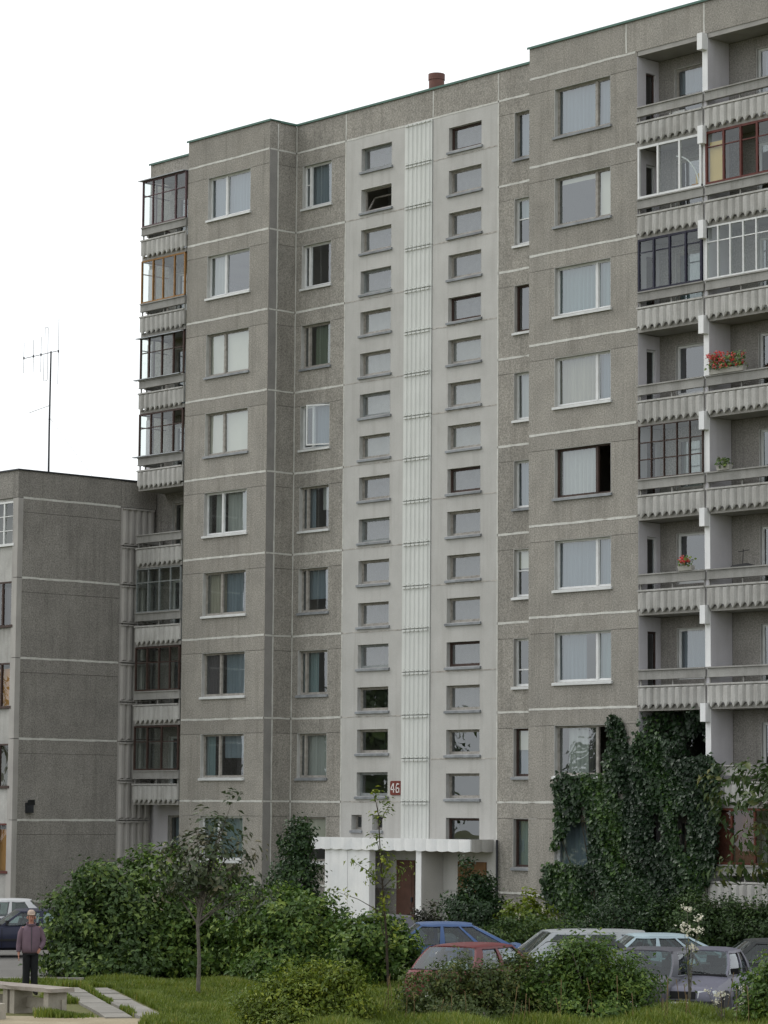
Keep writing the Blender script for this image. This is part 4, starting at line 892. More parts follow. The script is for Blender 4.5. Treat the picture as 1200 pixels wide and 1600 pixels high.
    if parcel:
        m = MB(); m.loft([[(rt + .0 + dx, y, z) for dx, y, z in ((-.25, -.5, belt + .0), (-.05, -.5, belt + .0), (-.05, .2, belt + .0), (-.25, .2, belt + .0))], [(rt + dx, y, z) for dx, y, z in ((-.2, -.35, belt + .14), (-.1, -.35, belt + .14), (-.1, .0, belt + .17), (-.2, .0, belt + .17))]]); m.build('parcel_shelf_bag', parcel, root, smooth=.6)
    if open_door:
        m = MB(); a = [(0, 0, .3), (-.95, 0, .3), (-.95, 0, belt), (0, 0, belt)]; m.loft([[(x, -.03, z) for x, y, z in a], [(x, .03, z) for x, y, z in a]])
        m.bar((-.93, 0, belt), (-.72, 0, H - .06), .05, .06); m.bar((-.0, 0, belt), (-.5, 0, H - .06), .05, .06); m.bar((-.5, 0, H - .06), (-.72, 0, H - .06), .05, .06)
        d = m.build('open_door', mat, root, (wb - .02, hw, 0)); d.rotation_euler.z = R(open_door)
        m = MB(); m.add([(-.9, 0, belt), (-.02, 0, belt), (-.5, 0, H - .08), (-.72, 0, H - .08)], [(0, 1, 2, 3)]); m.build('door_glass', M_GCAR, d)
    return root
def yaw_of(a):      # heading: 0 = pointing to the viewer's right across the street, 90 = away from the viewer
    d = RD * math.cos(R(a)) + FD * math.sin(R(a)); return math.atan2(d.y, d.x)
GP = 'cars parked in front of the block'
P_BLUE = paint('blue', (70, 96, 140), .2); P_RED = paint('red', (98, 22, 28)); P_SILV = paint('silver', (160, 164, 166), .3); P_ICE = paint('ice_blue', (164, 182, 190), .2)
P_GRAF = paint('graphite', (86, 86, 94), .2); P_DARK = paint('dark_green_black', (40, 44, 46), .1); P_NAVY = paint('navy', (36, 40, 62), .2); P_LILAC = paint('grey_lilac', (100, 100, 114), .2); P_WHITE = paint('white', (196, 198, 200))
car('blue liftback car parked sideways behind the red car', spot(67.2, 1.16), yaw_of(186), 'liftback', P_BLUE, 4.5, 1.7, 1.42, .9, group=GP)
car('red hatchback car with a white bag behind its rear window', spot(58.4, 2.07), yaw_of(62), 'hatchback', P_RED, 4.1, 1.64, 1.36, .88, group=GP, parcel=M_WHITE)
car('grey car with its pointed door window peeping past the blue liftback', spot(72.5, -0.20), yaw_of(178), 'sedan', P_GRAF, 4.3, 1.66, 1.38, .88, group=GP)
car('silver estate car with bright window trim behind the front shrubs', spot(63.5, 3.94), yaw_of(190), 'wagon', P_SILV, 4.4, 1.68, 1.42, .9, group=GP, bright=True)
car('ice blue liftback car between the silver estate and the dark saloon', spot(62.2, 5.70), yaw_of(187), 'liftback', P_ICE, 4.4, 1.68, 1.40, .9, group=GP)
car('dark car mostly hidden in front of the silver estate car', spot(59.5, 3.95), yaw_of(212), 'sedan', P_DARK, 4.2, 1.62, 1.36, .88, group=GP, boxy=1)
car('boxy graphite saloon with a pale green tinted rear window', spot(56.2, 5.47), yaw_of(66), 'sedan', P_GRAF, 4.1, 1.62, 1.40, .88, group=GP, boxy=1, bright=True)
car('dull lilac grey car with a pale windscreen facing the lawn', spot(56.2, 6.31), yaw_of(250), 'sedan', P_LILAC, 4.1, 1.62, 1.38, .88, group=GP, boxy=1)
car('nearly black car at the right edge of the photo by the hedge', spot(60.5, 8.08), yaw_of(184), 'hatchback', P_DARK, 4.3, 1.66, 1.38, .88, group=GP)
car('white roofed car behind the dark blue saloon at the left block', spot(84, -11.25), yaw_of(188), 'sedan', P_WHITE, 4.2, 1.64, 1.36, .86, group=GP, boxy=1)
car('dark navy saloon on the road behind the man', spot(78, -9.71), yaw_of(195), 'sedan', P_NAVY, 4.3, 1.66, 1.28, .84, group=GP, boxy=1)

# ================================================================== MAN
M_SKIN = surf('skin', srgb((176, 128, 110)), srgb((160, 112, 96)), 12, .6)
M_JACK = surf('mauve_jacket', srgb((112, 93, 104)), srgb((94, 78, 88)), 5, .9, .06, 20, .4, 14)
M_TROU = surf('dark_trousers', srgb((32, 34, 36)), srgb((24, 26, 28)), 5, .9)
M_CAP = surf('pale_cap', srgb((178, 160, 146)), srgb((150, 134, 124)), 9, .9)
M_SHOE = surf('dark_shoe', srgb((34, 30, 28)), None, rough=.6)
M_HAIR = surf('grey_hair', srgb((110, 104, 98)), None, rough=.9)
M_EYE = surf('eye_dark', srgb((36, 28, 26)), None, rough=.4)
M_LIP = surf('lip', srgb((136, 84, 78)), None, rough=.6)
mp_ = spot(62.0, -7.6)
man = thing('person', 'man in a mauve jacket, dark trousers and pale cap standing by the road', 'person', mp_, yaw_of(-78)); man.scale = (.95, .9, 1.0)
# local x points where he faces
def skin_body():
    V = [(0, 0, .98), (0, 0, 1.16), (.01, 0, 1.34), (.0, 0, 1.48), (.01, 0, 1.56), (.02, 0, 1.63), (.02, 0, 1.72), (.0, 0, 1.765)]
    r = [(.15, .12), (.15, .115), (.17, .12), (.075, .075), (.055, .058), (.075, .088), (.078, .095), (.05, .06)]
    Ed = [(0, 1), (1, 2), (2, 3), (3, 4), (4, 5), (5, 6), (6, 7)]
    def chain(start, pts):
        p = start
        for (v, rr) in pts: V.append(v); r.append(rr); Ed.append((p, len(V) - 1)); p = len(V) - 1
        return p
    for s_ in (-1, 1):
        chain(0, [((0, s_ * .1, .92), (.095, .095)), ((.01, s_ * .11, .5), (.062, .062)), ((-.02, s_ * .12, .1), (.042, .042)), ((.1, s_ * .135, .04), (.04, .03)), ((.19, s_ * .14, .035), (.035, .022))])
    # his right arm hangs, his left hand is in the jacket pocket
    w = chain(2, [((0, -.19, 1.42), (.062, .062)), ((-.02, -.255, 1.16), (.046, .046)), ((.03, -.285, .93), (.032, .03)), ((.045, -.29, .86), (.02, .04))])
    for q, (dx, dz, l_) in enumerate(((.035, -.0, .05), (.02, -.02, .075), (.005, -.02, .085), (-.01, -.02, .078), (-.025, -.015, .06))):
        chain(w, [((.045 + dx, -.29, .84 + dz), (.0095, .0095)), ((.05 + dx * 1.2, -.285, .84 + dz - l_ * .6), (.009, .009)), ((.055 + dx * 1.2, -.275, .84 + dz - l_), (.0075, .0075))])
    w = chain(2, [((0, .19, 1.42), (.062, .062)), ((-.06, .3, 1.17), (.046, .046)), ((.08, .23, 1.01), (.034, .032)), ((.12, .2, .98), (.022, .04))])
    for q, (dy, l_) in enumerate(((.03, .05), (.015, .07), (0, .075), (-.015, .07), (-.03, .055))):
        chain(w, [((.13, .19 + dy, .965), (.0095, .0095)), ((.14, .18 + dy, .965 - l_ * .5), (.009, .009)), ((.14, .17 + dy, .965 - l_), (.0075, .0075))])
    me = bpy.data.meshes.new('body'); me.from_pydata(V, Ed, []); o = put('tmp_body', me)
    md = o.modifiers.new('Skin', 'SKIN'); md.use_smooth_shade = True
    for i, q in enumerate(r): me.skin_vertices[0].data[i].radius = q
    me.skin_vertices[0].data[0].use_root = True
    o.modifiers.new('Sub', 'SUBSURF').levels = 1
    dg = bpy.context.evaluated_depsgraph_get(); ev = bpy.data.meshes.new_from_object(o.evaluated_get(dg)); bpy.data.objects.remove(o)
    ev.materials.clear(); ev.materials.append(M_SKIN); ev.shade_smooth(); ev.name = 'body'; return ev
put('body', skin_body(), man)
def ering(c, rx, ry, n=14, tilt=0): return [(c[0] + rx * math.cos(2 * math.pi * i / n), c[1] + ry * math.sin(2 * math.pi * i / n), c[2] + tilt * math.cos(2 * math.pi * i / n)) for i in range(n)]
m = MB(); m.loft([ering((.0, 0, .90), .165, .2), ering((.01, 0, .94), .185, .225), ering((.015, 0, 1.05), .19, .225), ering((.01, 0, 1.2), .18, .225), ering((.0, 0, 1.35), .165, .245), ering((-.005, 0, 1.44), .13, .225), ering((-.01, 0, 1.49), .1, .13), ering((-.01, 0, 1.53), .085, .09)])
m.tube([(0, -.17, 1.43), (-.01, -.235, 1.33), (-.02, -.265, 1.16), (.01, -.285, 1.03), (.03, -.292, .93)], [.085, .08, .07, .066, .052], 10)
m.tube([(0, .17, 1.43), (-.03, .24, 1.33), (-.06, .31, 1.17), (.02, .28, 1.08), (.11, .2, 1.0)], [.085, .08, .072, .068, .056], 10)
jk = m.build('jacket', M_JACK, man, smooth=1.2)
m = MB(); m.loft([ering((.02, 0, 1.5), .1, .115, tilt=-.02), ering((.02, 0, 1.545), .115, .125, tilt=-.03), ering((.02, 0, 1.545), .09, .1, tilt=-.03), ering((.02, 0, 1.5), .08, .09)]); m.build('collar', M_JACK, jk, smooth=1.0)
m = MB(); m.box(.175, .205, -.008, .008, .95, 1.46); 
m = MB(); m.tube([(.19, 0, .93), (.207, 0, 1.1), (.188, 0, 1.24), (.166, 0, 1.36), (.128, 0, 1.46)], .008, 5); m.build('zip', M_METD, jk)
m = MB(); m.loft([ering((0, 0, .86), .16, .19), ering((0, 0, .98), .16, .19)])
for s_ in (-1, 1): m.loft([ering((-.02, s_ * .105, .06), .09, .085), ering((-.01, s_ * .1, .28), .088, .085), ering((.01, s_ * .095, .5), .095, .09), ering((.0, s_ * .09, .75), .112, .1), ering((0, s_ * .09, .92), .13, .105)])
m.build('trousers', M_TROU, man, smooth=1.2)
for s_ in (-1, 1):
    m = MB(); m.loft([ering((-.08, s_ * .13, .03), .02, .04, 10), ering((-.05, s_ * .13, .05), .05, .05, 10)], True); m.tube([(-.09, s_ * .13, .05), (.0, s_ * .135, .065), (.1, s_ * .14, .05), (.21, s_ * .145, .035)], [.045, .055, .05, .028], 10); m.build('shoe', M_SHOE, man, smooth=1.0)
m = MB(); m.loft([ering((.01, 0, 1.72), .105, .093), ering((.01, 0, 1.755), .108, .096), ering((.0, 0, 1.8), .092, .083), ering((-.01, 0, 1.83), .05, .045)])
m.loft([[(.08, -.08, 1.735), (.13, -.075, 1.727), (.17, -.04, 1.722), (.18, 0, 1.72), (.17, .04, 1.722), (.13, .075, 1.727), (.08, .08, 1.735)], [(.08, -.08, 1.75), (.13, -.075, 1.74), (.17, -.04, 1.733), (.18, 0, 1.731), (.17, .04, 1.733), (.13, .075, 1.74), (.08, .08, 1.75)]]); m.build('cap', M_CAP, man, smooth=1.0)
for s_ in (-1, 1):
    m = MB(); m.tube([(.093, s_ * .03 - .008, 1.675), (.098, s_ * .03, 1.678), (.093, s_ * .03 + .008, 1.675)], [.006, .009, .006], 6); m.build('eye', M_EYE, man)
    m = MB(); m.tube([(.0, s_ * .082, 1.69), (.005, s_ * .095, 1.67), (.005, s_ * .09, 1.63)], [.012, .02, .012], 6); m.build('ear', M_SKIN, man, smooth=1.0)
m = MB(); m.tube([(.092, 0, 1.685), (.112, 0, 1.65), (.118, 0, 1.64), (.095, 0, 1.63)], [.009, .014, .016, .01], 6); m.build('nose', M_SKIN, man, smooth=1.0)
m = MB(); m.tube([(.09, -.025, 1.605), (.1, 0, 1.603), (.09, .025, 1.605)], [.004, .008, .004], 6); m.build('mouth', M_LIP, man, smooth=1.0)
m = MB(); m.loft([ering((-.035, 0, 1.62), .055, .075), ering((-.03, 0, 1.67), .075, .09), ering((-.02, 0, 1.73), .088, .094)]); m.build('hair', M_HAIR, man, smooth=1.0)

# ================================================================== BENCH
M_BCON = surf('bench_concrete', srgb((168, 162, 150)), srgb((146, 140, 130)), 2.5, .9, .1, 20, .3, 30, .05, .3, srgb((110, 104, 94)), .2, .3, srgb((118, 112, 100)))
M_BTOP = surf('bench_top', srgb((156, 150, 142)), srgb((130, 122, 114)), 2, .8, .08, 20, .2, 30, 0, 0, None, .2, .35, srgb((116, 92, 88)))
be = thing('concrete_bench', 'long low concrete bench with slab supports beside the sandy path', 'bench', (15.35, -28.25, 0)); 
m = MB(); xs = np.linspace(-4.2, .12, 14); rb_ = random.Random(3)
m.loft([[(x, -.27 + rb_.uniform(-.015, .015), .455), (x, .3 + rb_.uniform(-.01, .01), .455), (x, .3, .535), (x, -.27 + rb_.uniform(-.015, .015), .53 + rb_.uniform(-.008, .008))] for x in xs]); m.build('seat', M_BTOP, be)
for x in (-.12, -1.28, -1.52, -2.72, -2.96): m = MB(); m.box(x - .08, x + .08, -.2, .24, -.05, .455); m.build('support', M_BCON, be)
m = MB(); m.box(-4.0, .0, .1, .16, .1, .3); m.build('rear_board', M_BCON, be)
m = MB(); m.loft([[(-.35, -.25, -.05), (.35, -.28, -.05), (.36, .25, -.05), (-.34, .26, -.05)], [(-.33, -.24, .3), (.34, -.25, .28), (.34, .24, .3), (-.33, .24, .31)]]); tag(m.build('concrete_block', M_BCON, None, (15.2, -29.85, 0)), 'low concrete block lying in front of the bench', 'block')

# ================================================================== PLANTS
def bl_(lst):       # blobs given as side, depth, height, radius, half height -> world axes
    return [(*(RD * a + FD * b).xy, z, r, r, h) for a, b, z, r, h in lst]
def bush(label, depth, side, blobs, ntw, per, leaf, mat, seed, z=0.0, name='shrub', cat='shrub', **kw):
    return shrub(name, label, cat, spot(depth, side, z), bl_(blobs), ntw, per, leaf, mat, seed, **kw)
GS = 'shrubs growing between the cars and the block'
bush('big dark green shrub at the road edge, nearest to the man', 69.5, -6.7, [(-.55, 0, .9, .95, .95), (.35, .2, 1.45, .95, 1.05), (-.25, 0, 2.15, .55, .6), (.9, 0, 1.0, 1.0, 1.0), (-1.0, 0, 1.65, .45, .4), (-.3, -.3, .3, 1.2, .42), (.8, -.3, .3, 1.0, .42)], 560, 40, .14, L_DARK, 11, spread=.17, group=GS, lo=.4, toneshift=.08)
bush('tall broad green shrub behind the young tree with grey trunk', 70.2, -4.6, [(-.9, .4, 2.2, .85, .85), (0, .3, 1.8, 1.05, .95), (.9, .2, 1.6, 1.0, .95), (0, -.2, .9, 1.3, .85), (.9, -.2, .8, 1.1, .75), (-.4, -.5, .3, 1.2, .42), (.9, -.5, .3, 1.2, .42)], 680, 40, .14, L_MID, 12, spread=.14, group=GS, toneshift=.06)
bush('rounded green shrub left of the white entrance wall', 68, -2.0, [(-.6, 0, 1.25, 1.0, .85), (.2, 0, 1.15, 1.0, .8), (.95, 0, .75, .75, .7), (0, -.3, .65, 1.2, .65), (-.35, .2, 1.75, .5, .4), (-.2, -.5, .3, 1.3, .42), (.8, -.4, .3, .8, .42)], 600, 38, .135, L_MID, 13, spread=.13, group=GS, toneshift=.08)
bush('green shrub at the foot of the thin sapling beside the red car', 66, .05, [(0, 0, .9, .65, .75), (.48, -.2, .55, .5, .55), (-.5, 0, .8, .7, .7)], 260, 36, .13, L_MID, 14, spread=.12, group=GS, toneshift=.05)
bush('upright dark shrub against the wall left of the entrance canopy', 84, -2.55, [(0, 0, 1.9, .7, 1.1), (.08, 0, 3.1, .4, .75), (-.25, 0, 1.1, .9, .9)], 360, 34, .12, L_IVY, 15, spread=.14, group=GS)
bush('small dark purplish shrub between the entrance doors', 79, 1.3, [(0, 0, .65, .62, .66)], 130, 32, .09, L_PURP, 16, spread=.1, group=GS)
bush('dark spreading shrub in front of the orange entrance door', 80.5, 2.65, [(0, 0, .95, .92, .9), (.1, 0, 1.7, .42, .55), (-.2, 0, 2.2, .16, .5)], 340, 34, .11, L_IVY, 17, spread=.13, group=GS)
bush('low dark hedge shrub right behind the blue car', 77, 4.0, [(-.55, 0, .55, .6, .6), (.4, 0, .55, .7, .62)], 260, 32, .09, L_DARK, 18, spread=.12, group=GS)
bush('low shrub under the ivy left of the overgrown window', 78, 5.5, [(0, 0, .65, .8, .6)], 190, 32, .09, L_IVY, 19, spread=.13, group=GS)
bush('dense dark shrub under the middle of the ivy wall', 77.5, 7.0, [(-.3, 0, 1.0, .95, .95), (.5, 0, .9, .8, .85)], 340, 34, .10, L_IVY, 20, spread=.13, group=GS)
bush('dense dark shrub under the right end of the ivy wall', 77, 8.7, [(-.3, 0, .95, .9, .9), (.6, 0, .9, .8, .8)], 330, 34, .10, L_DARK, 22, spread=.13, group=GS, toneshift=-.2)
bush('dark shrub beneath the ground floor loggia at the right edge', 76.5, 10.2, [(0, 0, .8, .95, .8), (.9, 0, .8, .9, .8)], 300, 34, .10, L_DARK, 23, spread=.13, group=GS, toneshift=-.25)
hy = bush('yellow green bush with white flower heads beside the narrow window column', 79.5, 4.05, [(0, 0, .95, .62, .65)], 110, 26, .15, L_YEL, 24, spread=.13, group=GS)
rg = np.random.default_rng(9); fp = []
for i in range(16):
    d = rg.normal(0, 1, 3); d /= np.linalg.norm(d); c = np.array([0, 0, .95]) + d * [.68, .68, .62]
    if c[2] < .7: c[2] = 1.4 - c[2]
    fp.append(c + rg.normal(0, .055, (40, 3)))
fp = np.concatenate(fp); put('flower_heads', leaf_mesh('flower_heads', fp, rg.normal(0, 1, fp.shape), .05, L_FLW, 3, .9), hy)['kind'] = 'stuff'
GF = 'shrubs along the front of the lawn'
bush('bright yellow green shrub on the lawn, leftmost of the front row', 48.7, -1.2, [(-.72, 0, .38, .5, .55), (-.3, .1, .62, .42, .45), (0, 0, .5, .62, .55), (.55, 0, .55, .55, .6), (.2, .1, .95, .32, .3), (-.35, 0, .85, .3, .3), (.6, 0, .85, .3, .3), (-.1, -.2, .12, .98, .45)], 640, 36, .08, L_YEL, 31, z=.22, spread=.09, group=GF, width=.45)
bush('brownish olive shrub in front of the red car', 49.2, 1.7, [(-.95, 0, .45, .42, .5), (-.45, 0, .62, .42, .5), (.1, 0, .6, .48, .5), (.6, 0, .68, .45, .5), (-.1, -.1, .2, 1.1, .45)], 540, 34, .075, L_OLV, 32, z=.36, spread=.09, group=GF, width=.45)
bush('green shrub in front of the silver estate car', 49.4, 3.55, [(-.55, 0, .65, .55, .62), (.0, 0, .85, .52, .62), (.7, 0, .58, .5, .6), (-.2, 0, 1.2, .22, .3), (0, -.1, .2, .95, .45)], 580, 36, .085, L_MID, 33, z=.36, spread=.1, group=GF, width=.5, toneshift=.05)
bush('green shrub at the right edge in front of the lilac grey car', 48.8, 6.65, [(0, 0, .6, .42, .55), (.5, 0, .75, .6, .65), (-.2, 0, .25, .3, .32), (.3, -.1, .2, .6, .4)], 360, 36, .09, L_MID, 34, z=.4, spread=.1, group=GF, toneshift=0)

# ---- ivy over the right wing and loggias
IVY = thing('climbing_ivy', 'dark green ivy covering the lower loggia and wall beside the window', 'ivy', (4.6, -.1, 0))
P_MAIN = [(1.28, 5.1), (3.39, 5.12), (3.39, 5.5), (4.98, 5.67), (6.22, 5.48), (7.49, 5.65), (7.87, 5.28), (7.76, 2.77), (7.18, 1.76), (4.71, 1.06), (2.13, 1.07), (.85, 1.12), (.79, 2.42), (1.28, 2.5), (1.71, 2.43), (2.6, 2.45), (2.61, 3.75), (1.81, 3.74), (1.76, 3.42), (1.12, 2.84), (1.28, 3.42), (1.22, 4.37)]
P_SPIRE = [(3.42, 6.6), (3.65, 6.93), (4.01, 6.62), (4.11, 5.96), (4.47, 5.81), (4.73, 6.31), (5.28, 6.23), (6.23, 5.94), (6.22, 5.44), (3.39, 5.09)]
P_HANG = [(4.65, 7.02), (7.11, 6.97), (7.15, 5.98), (6.81, 6.03), (6.52, 6.4), (6.08, 6.22), (6.07, 5.48), (4.72, 5.49)]
HOLES = [[(2.26, 4.33), (2.53, 4.33), (2.55, 3.75), (2.24, 3.75)], [(3.78, 4.75), (4.06, 4.75), (4.08, 4.38), (3.8, 4.37)], [(5.22, 4.1), (5.67, 4.05), (5.62, 3.19), (5.27, 3.13)], [(6.26, 4.02), (6.8, 4.05), (6.7, 2.84), (6.31, 2.92)]]
def inside(P, poly):
    x, z = P[:, 0], P[:, 1]; r = np.zeros(len(P), bool); n = len(poly)
    for i in range(n):
        (x0, z0), (x1, z1) = poly[i], poly[(i + 1) % n]
        r ^= ((z0 > z) != (z1 > z)) & (x < (x1 - x0) * (z - z0) / (z1 - z0 + 1e-12) + x0)
    return r
rg = np.random.default_rng(77)
def ivy_pts(poly, dens, y0, thick, holes=()):
    a = np.array(poly); lo, hi = a.min(0) - .1, a.max(0) + .1; n = int((hi - lo).prod() * dens)
    Q = lo + rg.random((n, 2)) * (hi - lo); J = Q + rg.normal(0, .035, Q.shape); k = inside(J, poly)
    for h in holes: k &= ~inside(J, h)
    Q = Q[k]; bump = .5 + .3 * np.sin(Q[:, 0] * 4.1 + 1.3 * np.sin(Q[:, 1] * 2.3)) + .3 * np.sin(Q[:, 1] * 3.7 + Q[:, 0] * 1.9) + .25 * np.sin(Q[:, 0] * 9 + Q[:, 1] * 7)
    y = y0 - thick * np.clip(bump, .05, 1.2) * rg.random(len(Q)) ** .5
    return np.stack([Q[:, 0], y, Q[:, 1]], 1)
A = np.concatenate([ivy_pts(P_MAIN, 1300, -.03, .22, HOLES), ivy_pts(P_SPIRE, 1200, -.03, .18), ivy_pts(P_HANG, 700, .75, .7)])
A[:, 1] -= np.where((A[:, 0] > 4.5) & (A[:, 1] < 0), .13, 0); A -= np.array([4.6, -.1, 0]); N = np.tile(np.array([[.1, -1, .25]]), (len(A), 1))
tone = np.clip(.25 + .25 * np.sin(A[:, 0] * 2.3 + A[:, 2] * 1.1) + rg.normal(0, .2, len(A)) + .25 * (A[:, 0] < -.6), 0, 1)
put('foliage', leaf_mesh('foliage', A, N, .125, L_IVY, 78, .85, .5, .1, 1.2, tone), IVY)
m = MB()
for i in range(26):
    x = rg.uniform(-3.3, 2.6); z = rg.uniform(2.5, 5.2); m.tube([(x * .7, 0.02, 0), (x * .85 + rg.normal(0, .2), .04, z * .5), (x, .05, z)], [.03, .02, .008], 5)
m.build('vine_stems', M_BARKD, IVY, smooth=.8)

# ---- trees
def tree(name, label, base, trunk, limbs, twigs, per, leaf, mat, seed, spread, bark, width=.55, droop=.4, group=None):
    """trunk: points and radii; limbs: lists of points with radii; twigs: leaf cluster centres (relative)"""
    root = thing(name, label, 'tree', base, 0, group); m = MB(); m.tube([p for p, r in trunk], [r for p, r in trunk], 9)
    m.build('trunk', bark, root, smooth=1.0)
    m = MB()
    for l_ in limbs: m.tube([p for p, r in l_], [r for p, r in l_], 6)
    m.build('limbs', bark, root, smooth=1.0)
    rg = np.random.default_rng(seed); T = np.array(twigs, float); P = np.repeat(T, per, 0) + rg.normal(0, 1, (len(T) * per, 3)) * [spread, spread, spread * .7]
    N = np.repeat(T - T.mean(0), per, 0); N /= np.linalg.norm(N, axis=1)[:, None] + 1e-6
    tone = np.repeat(rg.random(len(T)) * .6, per) + rg.random(len(P)) * .4
    put('crown', leaf_mesh('crown', P, N, leaf, mat, seed, width, .6, .4, droop, tone), root); return root
def W3(a, b, z): v = RD * a + FD * b; return Vector((v.x, v.y, z))
# young tree with a bare grey trunk on the lawn
rt_ = random.Random(41); limbs = []; tw = []
ends = [(.68, 0, 4.2), (.5, .3, 3.85), (.2, 0, 3.7), (-.1, .2, 3.55), (-.45, 0, 3.3), (-.75, .2, 3.0), (-.95, 0, 2.65), (.85, 0, 2.75), (1.15, .1, 3.05), (.95, -.2, 3.4), (.4, -.3, 3.1), (.0, -.4, 2.8), (-.4, -.3, 2.5), (.5, -.2, 2.4), (1.2, 0, 2.35), (-.8, -.1, 2.25), (.15, .3, 2.2), (.75, .3, 2.0), (-.3, .2, 3.0), (.1, -.1, 3.3), (1.45, .1, 2.15), (-.15, .1, 2.5), (.3, .1, 2.7)]
for e in ends:
    h = 1.5 + rt_.random() * .9 * min(1, e[2] / 4); s_ = W3(.1 * (h - 1.5) / 2, 0, h); q = W3(*e); md = s_.lerp(q, .5) + Vector((0, 0, .12)); limbs.append([(s_, .022), (md, .014), (q, .004)])
    for f in (1, .85, .68): c = s_.lerp(q, f) + Vector((rt_.gauss(0, .1), rt_.gauss(0, .1), rt_.gauss(0, .08) + .05)); tw.append(tuple(c))
tree('young_tree', 'young tree with a thin bare grey trunk and grey green leaves on the lawn', spot(61.7, -3.94), [(W3(0, 0, 0), .05), (W3(.02, 0, .8), .04), (W3(-.03, 0, 1.6), .034), (W3(.1, 0, 2.6), .024), (W3(.45, 0, 3.6), .012)], limbs, tw, 24, .16, L_GREY, 42, .14, M_BARK, .5)
# thin sapling beside the entrance
limbs = []; tw = []; rt_ = random.Random(43)
for (a, b, z, n_) in ((-.32, 0, 4.4, 2), (.05, 0, 4.15, 3), (-.2, 0, 3.9, 2), (-.25, 0, 3.4, 2), (.5, 0, 2.75, 3), (-.75, 0, 2.85, 3), (-.1, 0, 3.05, 3), (.1, .1, 2.85, 3), (-.35, 0, 2.5, 2), (.2, 0, 2.4, 3), (-.1, 0, 2.1, 3), (-1.2, 0, 2.2, 2), (.3, 0, 1.5, 2), (.1, 0, 1.1, 2), (-.2, 0, 1.7, 2)):
    h = max(.6, z - .5); s_ = W3(-.05 * h, 0, h); q = W3(a, b, z); limbs.append([(s_, .012), (s_.lerp(q, .5) + Vector((0, 0, .06)), .008), (q, .003)])
    for i in range(n_): tw.append(tuple(s_.lerp(q, 1 - .25 * i) + Vector((rt_.gauss(0, .04), rt_.gauss(0, .04), .04))))
tree('sapling', 'spindly sapling with sparse yellow green leaves before the entrance canopy', spot(65, .12), [(W3(.05, 0, 0), .03), (W3(0, 0, 1.2), .026), (W3(-.12, 0, 2.6), .018), (W3(-.2, 0, 3.8), .008), (W3(-.22, 0, 4.2), .004)], limbs, tw, 14, .11, L_YEL, 44, .085, M_BARKD, .5)
# chestnut reaching in from the right
rt_ = random.Random(45); limbs = []; tw = []
for i in range(110):
    a = rt_.gauss(-.1, .95); b = rt_.gauss(0, .8); z = rt_.uniform(2.3, 5.3)
    if a < -2.3 + abs(z - 4.2) * .5: a = -2.2 + abs(z - 4.2) * .5 + rt_.random()
    q = W3(a, b, z); tw.append(tuple(q))
    if i % 3 == 0: h = z - .6; s_ = W3(-.1, 0, max(1.6, h)); limbs.append([(s_, .04), (s_.lerp(q, .5) + Vector((0, 0, .15)), .02), (q, .006)])
for q in ((-2.35, 0, 4.6), (-2.5, 0, 4.85), (-2.45, 0, 4.2), (-2.2, 0, 3.9), (-2.1, 0, 5.05), (-2.3, .2, 4.4), (-2.0, 0, 2.75), (-1.8, 0, 2.6), (-1.7, 0, 5.2), (-2.2, 0, 2.55)): tw.append(tuple(W3(*q)))
tree('chestnut_tree', 'broad leaved tree with browning leaves reaching in at the right edge', spot(70, 10.6), [(W3(0, 0, 0), .12), (W3(-.03, 0, 1.5), .1), (W3(-.1, 0, 3.0), .07), (W3(-.2, 0, 4.6), .03)], limbs, tw, 24, .24, L_CHEST, 46, .17, M_BARKD, .5, 1.0)
# trees across the yard: seen only as dark shapes mirrored in the lower windows
for n_, (x_, y_, h_) in enumerate(((-46, -30, 9.5), (-54, -41, 10.5), (-38, -44, 8.5), (-62, -30, 11))):
    rt_ = random.Random(90 + n_); limbs = []; tw = []
    for i in range(150):
        a = rt_.uniform(0, 6.28); z = rt_.uniform(.25, 1) * h_; r_ = 2.9 * math.sqrt(max(.02, 1 - ((z / h_ - .55) / .5) ** 2)) * rt_.uniform(.5, 1.1); q = Vector((r_ * math.cos(a), r_ * math.sin(a), z)); tw.append(tuple(q))
        if i % 8 == 0: limbs.append([(Vector((0, 0, z * .6)), .07), (q * .5 + Vector((0, 0, z * .35)), .04), (q, .01)])
    tree('yard_tree', ('broad', 'tallest', 'small', 'far')[n_] + ' leafy yard tree mirrored in the lowest stair windows', (x_, y_, 0), [(Vector((0, 0, 0)), .2), (Vector((.1, 0, h_ * .5)), .14), (Vector((0, 0, h_ * .9)), .04)], limbs, tw, 30, .42, L_DARK, 95 + n_, .5, M_BARKD, .6, .5)
